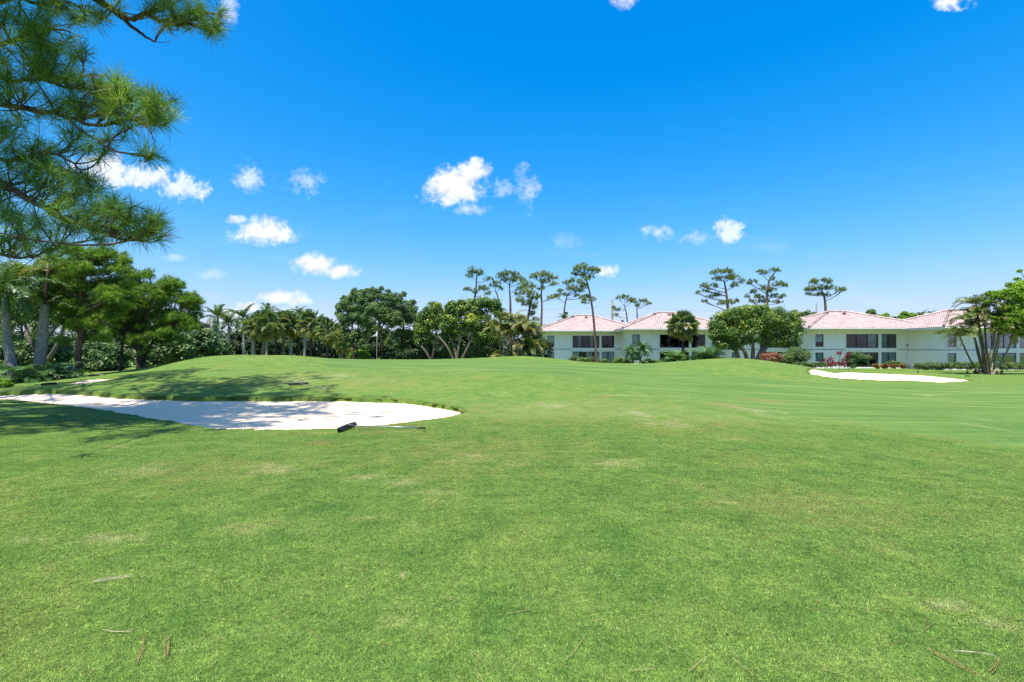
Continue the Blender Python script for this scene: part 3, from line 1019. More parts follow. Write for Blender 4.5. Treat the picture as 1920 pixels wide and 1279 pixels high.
def window(parent, name, x0, x1, z0, z1, y, mullions, rail=None, back=None, split=None, bars=False, depth=.10):
    """framed window; panes, blinds and railing are its children"""
    f = MB()
    w = .07
    yf = y + depth
    f.box((x0 + .004, yf, z0 + .004), (x0 + w, yf + .08, z1 - .004))
    f.box((x1 - w, yf, z0 + .004), (x1 - .004, yf + .08, z1 - .004))
    f.box((x0 + w, yf, z1 - w), (x1 - w, yf + .08, z1 - .004))
    f.box((x0 + w, yf, z0 + .004), (x1 - w, yf + .08, z0 + w))
    for mx in mullions:
        f.box((mx - .045, yf + .003, z0 + w), (mx + .045, yf + .077, z1 - w))
    if split:
        f.box((x0 + w, yf + .006, split - .03), (x1 - w, yf + .074, split + .03))
    o = f.build(name, M['bronze'], parent, tint=False)
    edges = [x0 + w] + [m for m in mullions] + [x1 - w]
    for a, b in zip(edges[:-1], edges[1:]):
        p = MB()
        p.box((a + .03, yf + .03, z0 + w - .01), (b - .03, yf + .042, z1 - w + .01))
        p.build('pane', M['glass'], o, tint=False)
    if rail:
        r = MB()
        for z in np.linspace(z0 + .22, z0 + rail, 6 if bars else 3):
            r.box((x0 + w, yf + .12, z - .018), (x1 - w, yf + .15, z + .018))
        n = max(2, int((x1 - x0) / 1.1))
        for i in range(1, n):
            xx = x0 + (x1 - x0) * i / n
            r.box((xx - .02, yf + .155, z0 + w), (xx + .02, yf + .185, z0 + rail + .03))
        r.build('railing', M['bronze'] if bars else M['grey_metal'], o, tint=False)
    if back:
        for (a, c, e, g) in back[0]:
            b = MB()
            n = max(2, int((c - a) / .14))
            xs = np.linspace(a, c, n + 1)
            yy = yf + .13 + .03 * (np.arange(n + 1) % 2)
            v = np.concatenate([np.stack([xs, yy, np.full(n + 1, e)], 1), np.stack([xs, yy, np.full(n + 1, g)], 1)])
            k = np.arange(n)
            b.add(v, np.stack([k, k + 1, k + n + 2, k + n + 1], 1))
            b.build('curtain', back[1], o, tint=False)
    return o


def house(xw, yf, label, opt):
    """two-storey villa unit: facade to the course at yf, wall starting at xw"""
    root = empty('villa', (xw, yf, GZ + opt.get('up', 0)))
    root.scale = (1, 1, opt.get('hs', 1.0))
    W, D = 15.45, 12.6
    H0, H1, HE = -.25, Z2 - GZ, 4.72 - GZ       # local heights: plinth, upper floor, wall top
    g = .30
    wins = {'s2': (g, g + 1.2, 3.18, 5.12), 's1': (g, g + 1.2, .95, 2.30), 'l2': (4.75, 9.45, 3.0, 5.14), 'm2': (9.85, 12.05, 3.0, 5.14), 'l1': (4.75, 9.45, .06, 2.34), 'm1': (9.85, 12.05, .06, 2.34)}
    wall = MB()
    facade(wall, 0, W, 0, H0, HE, list(wins.values()))
    wall.box((.002, .242, H0), (.24, D, HE - .003))
    wall.box((W - .24, .242, H0), (W - .002, D, HE - .003))
    wall.box((.242, D - .24, H0), (W - .242, D - .002, HE - .003))
    wo = wall.build('wall', M['wall'], root, tint=False)
    # rooms behind the glass
    rm = MB()
    rm.box((.245, .245, H1 - .12), (W - .245, D - .245, H1 + .12))
    rm.box((.245, .245, H0 + .01), (W - .245, D - .245, .04))
    rm.box((.245, .245, HE - .2), (W - .245, D - .245, HE - .06))
    rm.box((.245, 4.2, .05), (W - .245, 4.4, HE - .21))
    rm.box((2.6, .26, .05), (2.75, 4.19, HE - .21))
    rm.box((9.58, .26, .05), (9.72, 4.19, HE - .21))
    rm.build('room', M['inside'] if opt.get('light') else M['inside_dark'], root, tint=False)
    # trim: floor band, surrounds, fascia, soffit, gutter, downspout
    for a, c in ((-.04, 4.55), (12.25, W + .004)):
        b = MB()
        b.box((a, -.035, H1 - .06), (c, -.003, H1 + .045))
        if a < 0:
            b.box((a, -.0029, H1 - .058), (-.004, D, H1 + .043))
        b.build('floor_band', M['band'], root, tint=False)
    def trim(name, boxes):
        mb = MB()
        for q in boxes:
            mb.box(*q)
        mb.build(name, M['trim'], root, tint=False)
    for x in (4.58, 9.50, 12.08):
        trim('pilaster', [((x, -.06, H0), (x + .14, -.005, HE - .02))])
    trim('spandrel', [((4.74, -.05, H1 - .22), (9.48, -.006, H1 + .14))])
    trim('spandrel', [((9.66, -.05, H1 - .22), (12.06, -.006, H1 + .14))])
    for k in ('s2', 's1'):
        x0, x1, z0, z1 = wins[k]
        trim('window_surround', [((x0 - .11, -.09, z0 - .14), (x1 + .11, -.006, z0 + .001)), ((x0 - .10, -.03, z0), (x0 - .004, -.006, z1 + .02)), ((x1 + .004, -.03, z0), (x1 + .10, -.006, z1 + .02))])
    ov = 1.5
    ze = HE - .02
    sf = MB()
    sf.box((-ov + .05, -ov + .05, ze), (W + ov - .05, -.005, ze + .04))
    sf.box((-ov + .05, -.004, ze), (-.005, D + ov - .05, ze + .04))
    sf.box((W + .005, -.004, ze), (W + ov - .05, D + ov - .05, ze + .04))
    sf.box((-ov, -ov - .03, ze - .06), (W + ov, -ov + .045, ze + .17))
    sf.box((-ov - .03, -ov, ze - .06), (-ov + .045, D + ov, ze + .17))
    sf.box((W + ov - .045, -ov, ze - .06), (W + ov + .03, D + ov, ze + .17))
    sf.build('eave', M['trim'], root, tint=False)
    gt = MB()
    gt.box((-ov, -ov - .15, ze + .04), (W + ov, -ov - .032, ze + .165))
    gt.build('gutter', M['trim'], root, tint=False)
    dp = MB()
    dp.tube([(.14, -ov - .05, ze + .05), (.14, -ov + .2, ze - .18), (.14, -.12, ze - .62), (.14, -.08, ze - .9), (.14, -.08, .1)], .05, 6)
    dp.build('downspout', M['trim'], root, True, False)
    roof = hip_roof(root, -ov - .1, W + ov + .1, -ov - .1, D + ov + .1, ze + .17, 3.0)
    for vx, vy in ((7.9, 5.0), (5.4, 5.3), (14.2, 3.0)) if not opt.get('plain') else ((8.2, 4.9),):
        v = MB()
        zz = ze + .17 + 3.0 * (vy + ov) / 7.7
        v.box((vx - .16, vy - .16, zz - .1), (vx + .16, vy + .16, zz + .24))
        v.box((vx - .24, vy - .24, zz + .243), (vx + .24, vy + .24, zz + .29))
        v.build('roof_vent', M['vent'], roof, tint=False)
    # windows
    def ln(x0, x1, n):
        return [x0 + (x1 - x0) * i / n for i in range(1, n)]
    x0, x1, z0, z1 = wins['s2']
    window(root, 'window', x0, x1, z0, z1, 0, [], None, ([(x0 + .02, x1 - .02, z0 + (.75 if opt.get('half') else .05), z1 - .02)], M['blind']) if opt.get('blind') else None, z0 + .72)
    x0, x1, z0, z1 = wins['s1']
    window(root, 'window', x0, x1, z0, z1, 0, [], None, ([(x0 + .02, x1 - .02, z0, z1)], opt.get('low', M['curtain'])), None)
    x0, x1, z0, z1 = wins['l2']
    window(root, 'balcony_window', x0, x1, z0, z1, 0, ln(x0, x1, opt.get('n', 3)), 1.0, opt.get('c2'), None, True)
    x0, x1, z0, z1 = wins['m2']
    window(root, 'balcony_window', x0, x1, z0, z1, 0, ln(x0, x1, 2), 1.0, opt.get('c2b'), None, True)
    x0, x1, z0, z1 = wins['l1']
    window(root, 'sliding_door', x0, x1, z0, z1, 0, ln(x0, x1, 3), None, opt.get('c1'))
    x0, x1, z0, z1 = wins['m1']
    window(root, 'sliding_door', x0, x1, z0, z1, 0, ln(x0, x1, 2), None, opt.get('c1b'))
    tag(root, label, 'house', 'white villas with pink tile roofs')
    return root


L1, M1_ = (4.75, 9.45), (9.85, 12.05)
C = M['curtain']
BL = M['blind']
hA = house(5.9, 85, 'white villa standing next to the dense areca thicket, at the end of the row', {'blind': 1, 'half': 1, 'n': 5, 'light': 1, 'low': BL, 'c1': ([(4.85, 5.9, .1, 2.3), (7.2, 8.2, .1, 2.3), (8.6, 9.4, .1, 2.3)], BL), 'c1b': ([(9.95, 11.0, .1, 2.3), (11.1, 12.0, .1, 2.3)], BL), 'c2': ([(5.6, 6.2, 3.1, 5.1), (7.9, 8.4, 3.1, 5.1)], C)})
hB = house(19.1, 78, 'white villa with a fan palm and two small date palms before it', {'blind': 1, 'plain': 0, 'c1b': ([(9.9, 11.0, .1, 2.3)], C)})
hB2 = house(34.2, 76, 'white villa almost hidden behind the big round ficus tree', {})
hC = house(43.6, 70, 'white villa with red cordylines along its wall behind the far bunker', {'hs': .94, 'up': .12, 'blind': 1, 'half': 1, 'light': 1, 'plain': 0, 'low': C, 'c2': ([(8.1, 9.3, 3.1, 5.1)], C), 'c2b': ([(9.95, 10.8, 3.1, 5.1)], C), 'c1b': ([(9.9, 12.0, .1, 2.3)], C), 'c1': ([(8.0, 8.3, .1, 2.3)], C)})
hD = house(57.3, 64, 'white villa half covered by the many-stemmed palm clump', {'hs': .91, 'up': .15, 'c2': ([(4.85, 9.4, 3.1, 4.0)], C)})
# wall lamp and utility box on one villa
lb = MB()
lb.box((13.45, -.12, 3.25), (13.65, -.006, 3.6))
lb.box((13.50, -.17, 3.30), (13.60, -.123, 3.5))
lb.build('wall_lamp', M['grey_metal'], hC, tint=False)
ub = MB()
ub.box((13.7, -.32, -.2), (14.1, -.01, .45))
ub.box((13.74, -.345, -.1), (14.06, -.323, .38))
ub.build('utility_box', M['grey_metal'], hC, tint=False)
# patio set behind the upper glass of that villa
chair_me = None
for i_, cx in enumerate((5.3, 6.15)):
    pc = MB()
    pc.box((0, 0, .40), (.5, .5, .46))
    pc.box((.001, .46, .461), (.499, .50, 1.0))
    for a in (.002, .448):
        for b_ in (.002, .448):
            pc.box((a, b_, 0), (a + .05, b_ + .05, .399))
    o_ = pc.build('patio_chair', M['wood_chair'], None, tint=False)
    o_.location = (43.6 + cx, 70.9, GZ + 2.9 * .94 + .12)
    tag(o_, ('brown patio chair behind the upper balcony glass, further from the curtain', 'brown patio chair behind the upper balcony glass, nearer the teal curtain')[i_], 'chair')
for z0 in (3.6, 4.3):
    pp = MB()
    pp.box((11.1, 4.16, z0), (11.7, 4.195, z0 + .5))
    pp.build('wall_picture', M['blind'], hC, tint=False)

# ------------------------------------------------------------------ trees of the middle distance and the background
def px_m(Y):
    return Y / FPX


def nearest(path, q):
    return path[np.argmin(np.linalg.norm(path - q, axis=1))]


def dome(px, py, Y, dy=0.0):
    p = at(px, py, Y)
    return p


def pine(label, Y, trunk, clumps, r0, puff=.42, dens=1.0, blades_n=34, bark='pine_bark', leaf='pine_far', extra=None, tone=.45, width=.085, group=None, base=None):
    s = px_m(Y)
    T = [at(a, b, Y) for a, b in trunk]
    g = gz(T[0][0], Y) - .1
    if T[0][2] > g + .3:
        T.insert(0, np.array([T[0][0] + (T[0][0] - T[1][0]) * .3, Y, g]))
    else:
        T[0][2] = min(T[0][2], g + .05)
    for i in range(1, len(T)):
        T[i] = at(trunk[min(i, len(trunk) - 1)][0], 655, Y) * np.array([1, 1, 0]) + np.array([0, rng.normal(0, .05), T[i][2]]) if len(T) == len(trunk) else T[i]
    path = spline(T, 6)
    o0 = path[0].copy()
    root = empty('pine_tree', o0)
    tb = MB()
    rr = np.linspace(1.15, .42, len(path)) * r0
    rr[0] *= 1.25
    tb.tube(path - o0, rr, 9)
    for ex in (extra or []):
        ep = spline([at(a, b, Y + rng.normal(0, .3)) for a, b in ex], 6)
        tb.tube(ep - o0, np.linspace(.75, .3, len(ep)) * r0, 7)
        path = np.vstack([path, ep])
    tb.build('trunk', M[bark], root, True)
    lm, cr = MB(), MB()
    ztop = max(at(c[0], c[1], Y)[2] for c in clumps)
    for (cx, cy, rx, ry) in clumps:
        c = at(cx, cy, Y)
        c[1] += rng.normal(0, rx * s * .55)
        R3 = np.array([rx, rx * .85, ry]) * s
        # limb from the stem, below the clump
        cand = path[path[:, 2] < c[2] - .1]
        src = nearest(cand if len(cand) else path, c - np.array([0, 0, abs(c[0] - path[-1, 0]) * .45]))
        mid = (src + c) / 2 + np.array([0, 0, -.12 * np.linalg.norm(c - src)]) + rng.normal(0, .08, 3) * np.linalg.norm(c - src)
        limb = bez(src, mid, c, 8)
        L = np.linalg.norm(c - src)
        rl = min(r0 * .34, .02 + .018 * L)
        lm.tube(limb - o0, np.linspace(rl, rl * .35, 8), 6)
        n = max(9, int(dens * rx * ry * s * s / puff ** 2 * 8.6))
        d = rand_dirs(n)
        rad = rng.random(n) ** .38
        p = c + d * rad[:, None] * R3
        lo = p[:, 2] < c[2] - .35 * R3[2]
        p[lo, 2] = c[2] - .35 * R3[2] + rng.uniform(-.1, .5, lo.sum()) * R3[2]
        for q in p[:: max(1, n // 7)]:
            st = limb[rng.integers(3, 8)]
            lm.tube(bez(st, (st + q) / 2 - np.array([0, 0, .1 * np.linalg.norm(q - st)]), q, 4) - o0, np.linspace(rl * .4, rl * .12, 4), 4)
        out = unit((p - c) / R3 + np.array([0, 0, .5]))
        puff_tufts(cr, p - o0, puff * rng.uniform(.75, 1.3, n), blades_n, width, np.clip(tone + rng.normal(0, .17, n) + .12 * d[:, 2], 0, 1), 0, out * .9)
    lm.build('limbs', M[bark], root, True)
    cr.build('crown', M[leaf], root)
    tag(root, label, 'tree', group)
    return root


FARG = 'tall pines beyond the course'
PINES = [
    ('tall pine with ragged two-tier crown above the dense ficus row', 86, [(884, 620), (887, 580), (892, 545), (894, 515)], [(889, 509, 15, 8), (880, 517, 8, 6), (901, 514, 8, 6), (914, 521, 10, 5), (877, 543, 9, 5), (890, 548, 8, 5), (907, 541, 12, 7), (914, 551, 8, 5)], .26, .5),
    ('small bare-stemmed pine leaning between two taller pines above the thicket', 88, [(939, 600), (936, 570), (932, 552), (928, 545)], [(926, 535, 7, 5), (933, 531, 8, 4), (937, 540, 5, 4)], .17, .5),
    ('umbrella pine with broad rounded open crown above the areca thicket', 86, [(957, 600), (957, 570), (956, 552), (955, 535)], [(938, 519, 9, 8), (948, 514, 10, 6), (960, 513, 11, 6), (972, 518, 10, 7), (979, 525, 7, 6), (966, 526, 9, 6), (946, 526, 8, 5), (974, 540, 8, 5), (970, 551, 7, 4), (957, 524, 9, 5)], .24, .5),
    ('pine with long bare trunk rising beside the end of the pink roof', 88, [(1014, 640), (1015, 605), (1016, 575), (1015, 550), (1018, 532)], [(1000, 520, 8, 7), (1011, 516, 10, 6), (1024, 515, 11, 6), (1036, 520, 10, 8), (1022, 528, 12, 7), (1040, 533, 8, 6), (1014, 541, 7, 6), (1010, 556, 7, 6), (1036, 559, 11, 5), (1044, 553, 6, 4)], .24, .5),
    ('leaning yellowish pine with drooping tiered crown at the thicket edge', 74, [(984, 660), (987, 620), (991, 590), (996, 565), (1003, 545)], [(982, 533, 10, 8), (995, 537, 12, 9), (986, 549, 15, 10), (1000, 556, 12, 10), (975, 563, 9, 8), (990, 569, 13, 9), (1003, 574, 7, 9), (1000, 589, 8, 7), (1004, 598, 6, 4)], .26, .45),
    ('flat-topped pine rising from behind the pink roof, left of the leaning pine', 104, [(1056, 640), (1057, 600), (1059, 575), (1063, 555)], [(1062, 530, 8, 6), (1075, 526, 10, 6), (1086, 530, 8, 6), (1070, 541, 11, 7), (1084, 544, 12, 7), (1094, 538, 7, 6), (1049, 545, 7, 5), (1044, 556, 6, 4), (1056, 551, 8, 5), (1096, 554, 6, 4), (1080, 555, 8, 4)], .27, .55),
    ('tall leaning pine standing in front of the white villa facade', 71, [(1118.5, 684), (1117, 655), (1114.5, 615), (1111, 580), (1106, 550), (1101, 530), (1097, 518)], [(1083, 505, 10, 8), (1094, 500, 11, 7), (1090, 514, 11, 6), (1104, 506, 9, 7), (1114, 508, 9, 7), (1122, 506, 5, 4), (1107, 519, 8, 5), (1077, 514, 5, 5), (1098, 523, 7, 4), (1093, 560, 7, 6), (1101, 557, 8, 5), (1111, 563, 7, 6), (1096, 567, 7, 4), (1096, 534, 5, 4)], .21, .45),
    ('small crooked pine over the valley between two pink roofs, nearer the utility pole', 118, [(1179, 640), (1177, 610), (1174, 585), (1170, 572)], [(1163, 558, 8, 4), (1172, 557, 9, 5), (1181, 564, 7, 5), (1188, 562, 5, 4), (1158, 580, 7, 4), (1155, 592, 5, 4), (1151, 577, 3, 2)], .24, .55),
    ('small pine with two-lobed crown behind the slope of the pink roof', 118, [(1196, 640), (1195, 600), (1194, 577)], [(1190, 566, 7, 4), (1197, 571, 6, 4), (1211, 564, 7, 4), (1216, 569, 5, 4), (1203, 563, 4, 3)], .26, .5),
    ('broad pine with lopsided spreading crown above the big round ficus', 92, [(1366, 620), (1364, 570), (1361, 545), (1358, 528)], [(1336, 512, 9, 6), (1350, 509, 11, 6), (1364, 510, 12, 7), (1378, 518, 10, 8), (1388, 528, 7, 6), (1366, 522, 12, 6), (1346, 522, 10, 5), (1317, 538, 10, 7), (1326, 545, 8, 6), (1338, 536, 9, 5), (1309, 549, 4, 4), (1345, 552, 11, 6), (1334, 556, 7, 4), (1319, 566, 7, 5), (1352, 568, 9, 6), (1366, 567, 10, 6), (1380, 564, 6, 5), (1376, 535, 10, 5)], .3, .5),
    ('tiered pine with crooked leader above the big round ficus', 95, [(1438, 620), (1438, 570), (1439, 545), (1443, 525), (1452, 512)], [(1425, 510, 7, 4), (1438, 511, 10, 5), (1450, 507, 8, 5), (1460, 507, 6, 4), (1406, 530, 8, 5), (1416, 527, 5, 4), (1448, 524, 5, 5), (1458, 533, 11, 7), (1470, 535, 7, 6), (1432, 541, 9, 7), (1444, 545, 9, 8), (1415, 547, 9, 6), (1404, 555, 6, 5), (1455, 555, 11, 6), (1466, 557, 6, 5), (1425, 557, 11, 6), (1440, 563, 12, 6), (1412, 565, 8, 4), (1458, 567, 8, 4)], .3, .5),
    ('lone umbrella pine rising from behind the ridge of a pink roof', 97, [(1549, 640), (1548, 590), (1547, 567), (1544, 552), (1540, 543)], [(1521, 530, 8, 6), (1532, 527, 9, 6), (1544, 526, 9, 6), (1554, 529, 7, 5), (1527, 541, 11, 7), (1541, 540, 11, 7), (1556, 540, 9, 6), (1567, 543, 9, 6), (1578, 543, 8, 5), (1512, 543, 6, 4), (1518, 551, 8, 4), (1536, 551, 9, 5), (1552, 553, 8, 5)], .3, .5),
]
for (lb_, Y_, tr_, cl_, r_, pf_) in PINES:
    yellow = 'yellowish' in lb_ or 'beside the end' in lb_
    pine(lb_, Y_, tr_, cl_, r_, pf_, 1.0, 32, width=.11, tone=.62 if yellow else .48, group=FARG)


def fill(n, x0, x1, y0, y1, rx, ry, f=None):
    """evenly spread ellipses over a region (best of several candidates)"""
    out = []
    while len(out) < n:
        best, bd = None, -1
        for _ in range(8):
            x, y = rng.uniform(x0, x1), rng.uniform(y0, y1)
            if f is not None and not f(x, y):
                continue
            d = min([((x - q[0]) / rx) ** 2 + ((y - q[1]) / ry) ** 2 for q in out], default=9e9)
            if d > bd:
                best, bd = (x, y), d
        if best:
            out.append((best[0], best[1], rx * rng.uniform(.75, 1.25), ry * rng.uniform(.75, 1.25)))
    return out


# the pines at the near wood, closer to the camera
LG = 'pines at the edge of the wood'
def ell(cx, cy, rx, ry):
    return lambda x, y: ((x - cx) / rx) ** 2 + ((y - cy) / ry) ** 2 < 1
pine('dark-trunked pine with tall dense crown beside the grey leaning palm trunk', 27, [(148, 709), (149, 660), (152, 610), (155, 560), (160, 510), (168, 485)], fill(64, 82, 240, 466, 612, 15, 12, ell(162, 538, 82, 78)) + [(155, 610, 20, 12), (110, 560, 18, 12), (205, 590, 22, 12), (130, 640, 18, 10), (178, 635, 18, 10), (150, 475, 18, 9), (225, 560, 16, 10)], .155, .27, 1.9, 30, 'pine_bark', 'pine_leaf', tone=.6, width=.085, group=LG)
pine('low spreading forked pine nearest the grassy mound', 30, [(261, 696), (263, 655), (267, 620), (276, 580), (288, 556)], [(c[0], c[1], c[2], c[3]) for c in fill(60, 200, 370, 516, 640, 15, 11, ell(285, 580, 86, 68))] + [(345, 600, 18, 10), (358, 600, 14, 10), (350, 575, 14, 10), (340, 560, 14, 9), (362, 612, 12, 9), (325, 630, 16, 9), (225, 600, 16, 10), (240, 640, 16, 10), (300, 640, 14, 9), (218, 625, 12, 9), (345, 640, 12, 7), (270, 660, 14, 7)], .15, .28, 1.9, 30, 'dark_bark', 'pine_leaf', [[(268, 690), (279, 652), (296, 632), (318, 612)]], tone=.52, width=.085, group=LG)
pine('slender young pine between the two larger pines of the wood', 30.5, [(225, 705), (227, 670), (230, 640), (236, 610)], fill(9, 205, 262, 580, 640, 13, 8), .09, .25, 1.6, 28, 'dark_bark', 'pine_leaf', tone=.7, width=.085, group=LG)


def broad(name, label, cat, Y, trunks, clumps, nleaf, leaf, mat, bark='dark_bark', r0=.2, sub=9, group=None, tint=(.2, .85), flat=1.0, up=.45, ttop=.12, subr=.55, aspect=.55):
    """tree or bush: stems (pixel paths), crown of many small leaf clumps filling ellipses given in pixels"""
    s = px_m(Y)
    root = None
    paths, tb = [], MB()
    for tr in trunks:
        T = [at(a, b, Y + rng.normal(0, .25)) for a, b in tr]
        g = gz(T[0][0], Y)
        T[0][2] = g - .05
        paths.append(spline(T, 5))
    c0 = at(np.mean([c[0] for c in clumps]), 650, Y)
    o0 = paths[0][0].copy() if paths else np.array([c0[0], Y, gz(c0[0], Y)])
    root = empty(name, o0)
    allp = np.vstack(paths) if paths else None
    for p in paths:
        tb.tube(p - o0, np.linspace(1.1, .4, len(p)) * r0, 8)
    cs, rs = [], []
    for (cx, cy, rx, ry) in clumps:
        c = at(cx, cy, Y)
        R3 = np.array([rx, .8 * (rx + ry) / 2, ry]) * s
        if allp is not None:
            cand = allp[allp[:, 2] < c[2] + .2]
            src = nearest(cand if len(cand) else allp, c - np.array([0, 0, R3[2]]))
            limb = bez(src, (src + c) / 2 + rng.normal(0, .1, 3) * np.linalg.norm(c - src), c, 7)
            tb.tube(limb - o0, np.linspace(r0 * .45, r0 * .1, 7), 5)
        d = rand_dirs(sub)
        rad = rng.uniform(.35, 1.0, sub) ** .7
        cc = c + d * rad[:, None] * R3 * .82
        cs.append(cc)
        rm = min(R3[0], R3[2] * 1.3) * subr
        rs.append(np.stack([rng.uniform(.75, 1.25, sub) * rm, rng.uniform(.75, 1.25, sub) * rm, rng.uniform(.6, .95, sub) * rm * flat], 1))
    cs, rs = np.vstack(cs), np.vstack(rs)
    if paths:
        tb.build('trunk', M[bark], root, True)
    mb = MB()
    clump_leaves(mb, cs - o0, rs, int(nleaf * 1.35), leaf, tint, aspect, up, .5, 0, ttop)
    mb.build('crown' if paths else 'foliage', M[mat], root)
    tag(root, label, cat, group)
    return root


# wood behind the near pines
broad('broadleaf_tree', 'dark broadleaf tree behind the far-side grey palm, at the picture edge of the wood', 'tree', 43, [[(-20, 700), (-15, 640), (0, 600)]], fill(9, -70, 60, 500, 640, 34, 24), 15000, .20, 'ficus', 'pale_bark', .22, 8)
broad('broadleaf_tree', 'pale-limbed broadleaf tree behind the leaning grey palm trunk', 'tree', 38, [[(62, 705), (58, 650), (42, 590)], [(66, 705), (76, 650), (108, 610)], [(70, 705), (100, 660), (125, 600)]], fill(10, 20, 150, 500, 610, 30, 20), 15000, .19, 'grape', 'pale_bark', .19, 8)
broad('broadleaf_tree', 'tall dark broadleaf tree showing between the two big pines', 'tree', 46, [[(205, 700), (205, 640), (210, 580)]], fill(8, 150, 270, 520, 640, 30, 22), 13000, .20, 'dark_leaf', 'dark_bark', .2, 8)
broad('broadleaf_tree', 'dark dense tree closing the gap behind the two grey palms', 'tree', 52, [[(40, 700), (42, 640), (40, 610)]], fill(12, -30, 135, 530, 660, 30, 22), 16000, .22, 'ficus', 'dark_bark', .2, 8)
SG = 'sea grape bushes along the wood'
SEA = [(-25, 672, 45, 34, 'sea grape bush at the far edge of the wood behind the palm'), (35, 672, 40, 34, 'sea grape bush behind the clump of arching fronds'), (95, 668, 42, 32, 'sea grape bush between grey palm trunk and dark pine trunk'), (182, 668, 38, 34, 'sea grape bush beside the straight dark pine trunk'), (212, 672, 34, 30, 'sea grape bush behind the slender young pine'),
       (290, 662, 38, 30, 'sea grape bush behind the forked pine trunk'), (330, 652, 40, 27, 'sea grape bush in the sun behind the mound slope'), (378, 640, 36, 24, 'pale sunlit sea grape bush nearest the row of palms'), (410, 652, 22, 18, 'low sea grape bush ending the wood by the palms')]
for i, (cx, cy, rx, ry, lb_) in enumerate(SEA):
    broad('sea_grape_bush', lb_, 'bush', 36 + (i % 3) * 1.6 + (3 if i > 5 else 0), [], [(cx - rx * .4, cy + 6, rx * .6, ry * .8), (cx + rx * .4, cy + 4, rx * .6, ry * .8), (cx, cy - 5, rx * .7, ry * .8), (cx, cy + ry * .6, rx * .9, ry * .5)], 6500, .19, 'grape', 'dark_bark', .1, 12, SG, (.1, 1.0), aspect=.85)

broad('broadleaf_tree', 'dark leafy tree filling the gap behind the forked pine', 'tree', 47, [[(320, 700), (320, 640), (318, 610)]], fill(8, 255, 375, 590, 660, 26, 18, None), 12000, .2, 'dark_leaf', 'dark_bark', .18, 8)
broad('broadleaf_tree', 'dark leafy tree low behind the slender young pine', 'tree', 48, [[(190, 700), (190, 640), (188, 620)]], fill(8, 120, 260, 590, 670, 28, 20, None), 12000, .2, 'ficus', 'dark_bark', .18, 8)
# understory behind the palm row, each bush of its own
UG = 'dark bushes behind the palm row'
und = [(398, 652), (428, 650), (455, 648), (482, 650), (508, 648), (536, 650), (562, 647), (590, 650), (618, 648), (645, 650)]
wh = ['the first royal palm of the row', 'the second royal palm', 'the third royal palm', 'the yellow-skirted fan palm', 'the widest fan palm', 'the middle of the palm row', 'the tallest white palm trunks', 'the dark-trunked fan palm', 'the last fan palm of the row', 'the pale-leaved oaks']
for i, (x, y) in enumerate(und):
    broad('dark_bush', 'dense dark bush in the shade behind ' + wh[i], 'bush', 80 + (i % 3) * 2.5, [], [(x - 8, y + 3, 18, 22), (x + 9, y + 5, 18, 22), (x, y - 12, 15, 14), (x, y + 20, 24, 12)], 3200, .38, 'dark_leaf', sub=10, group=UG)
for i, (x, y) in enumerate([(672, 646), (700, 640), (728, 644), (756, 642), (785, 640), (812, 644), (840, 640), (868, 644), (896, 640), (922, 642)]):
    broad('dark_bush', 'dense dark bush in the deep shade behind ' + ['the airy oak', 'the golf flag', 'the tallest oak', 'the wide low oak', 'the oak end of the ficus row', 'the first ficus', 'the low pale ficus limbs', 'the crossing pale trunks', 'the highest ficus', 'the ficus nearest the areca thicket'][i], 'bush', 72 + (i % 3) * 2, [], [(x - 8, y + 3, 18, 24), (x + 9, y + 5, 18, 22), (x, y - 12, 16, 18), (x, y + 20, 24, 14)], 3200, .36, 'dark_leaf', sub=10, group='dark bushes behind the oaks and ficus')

# live oaks behind the flag
OG = 'oaks behind the green'
broad('oak_tree', 'airy oak with two thin dark trunks behind the lime green bush', 'tree', 57, [[(663, 676), (663, 640), (660, 600)], [(670, 676), (670, 630), (674, 585)]], [(646, 560, 8, 7), (664, 547, 9, 7), (634, 575, 6, 6), (680, 546, 7, 6), (654, 574, 22, 20), (676, 560, 20, 14), (668, 580, 22, 16), (680, 645, 18, 10), (650, 645, 14, 10), (646, 602, 20, 18), (672, 596, 22, 18), (636, 590, 9, 10), (660, 628, 22, 12), (690, 580, 18, 16), (640, 622, 14, 10)], 25500, .175, 'oak', 'dark_bark', .13, 20, OG, (.15, .9), subr=.40, aspect=.5)
broad('oak_tree', 'tallest oak with thick dark trunk right behind the golf flag', 'tree', 60, [[(716, 676), (716, 650), (712, 610), (706, 575)]], [(700, 543, 8, 6), (688, 546, 7, 6), (727, 549, 8, 7), (756, 552, 8, 6), (716, 541, 6, 5), (694, 556, 18, 13), (712, 552, 16, 12), (728, 568, 20, 16), (704, 585, 24, 18), (720, 590, 24, 20), (690, 600, 20, 18), (745, 600, 18, 20), (735, 645, 20, 12), (730, 600, 24, 18), (708, 622, 26, 15), (742, 560, 16, 13), (686, 620, 14, 14), (728, 635, 22, 10)], 28050, .175, 'oak', 'dark_bark', .24, 20, OG, (.12, .85), subr=.40, aspect=.5)
broad('oak_tree', 'wide low oak merging into the ficus row, behind the green', 'tree', 62, [[(752, 676), (754, 640), (758, 600)]], [(774, 567, 8, 6), (740, 560, 8, 6), (790, 590, 6, 6), (752, 572, 18, 14), (770, 580, 16, 13), (760, 600, 24, 16), (782, 605, 16, 14), (752, 628, 20, 13), (790, 600, 18, 16), (796, 622, 16, 14), (765, 590, 22, 18), (745, 595, 18, 18), (788, 640, 18, 12), (755, 650, 20, 10), (776, 630, 20, 12)], 21250, .175, 'oak', 'dark_bark', .2, 20, OG, (.18, .95), subr=.40, aspect=.5)
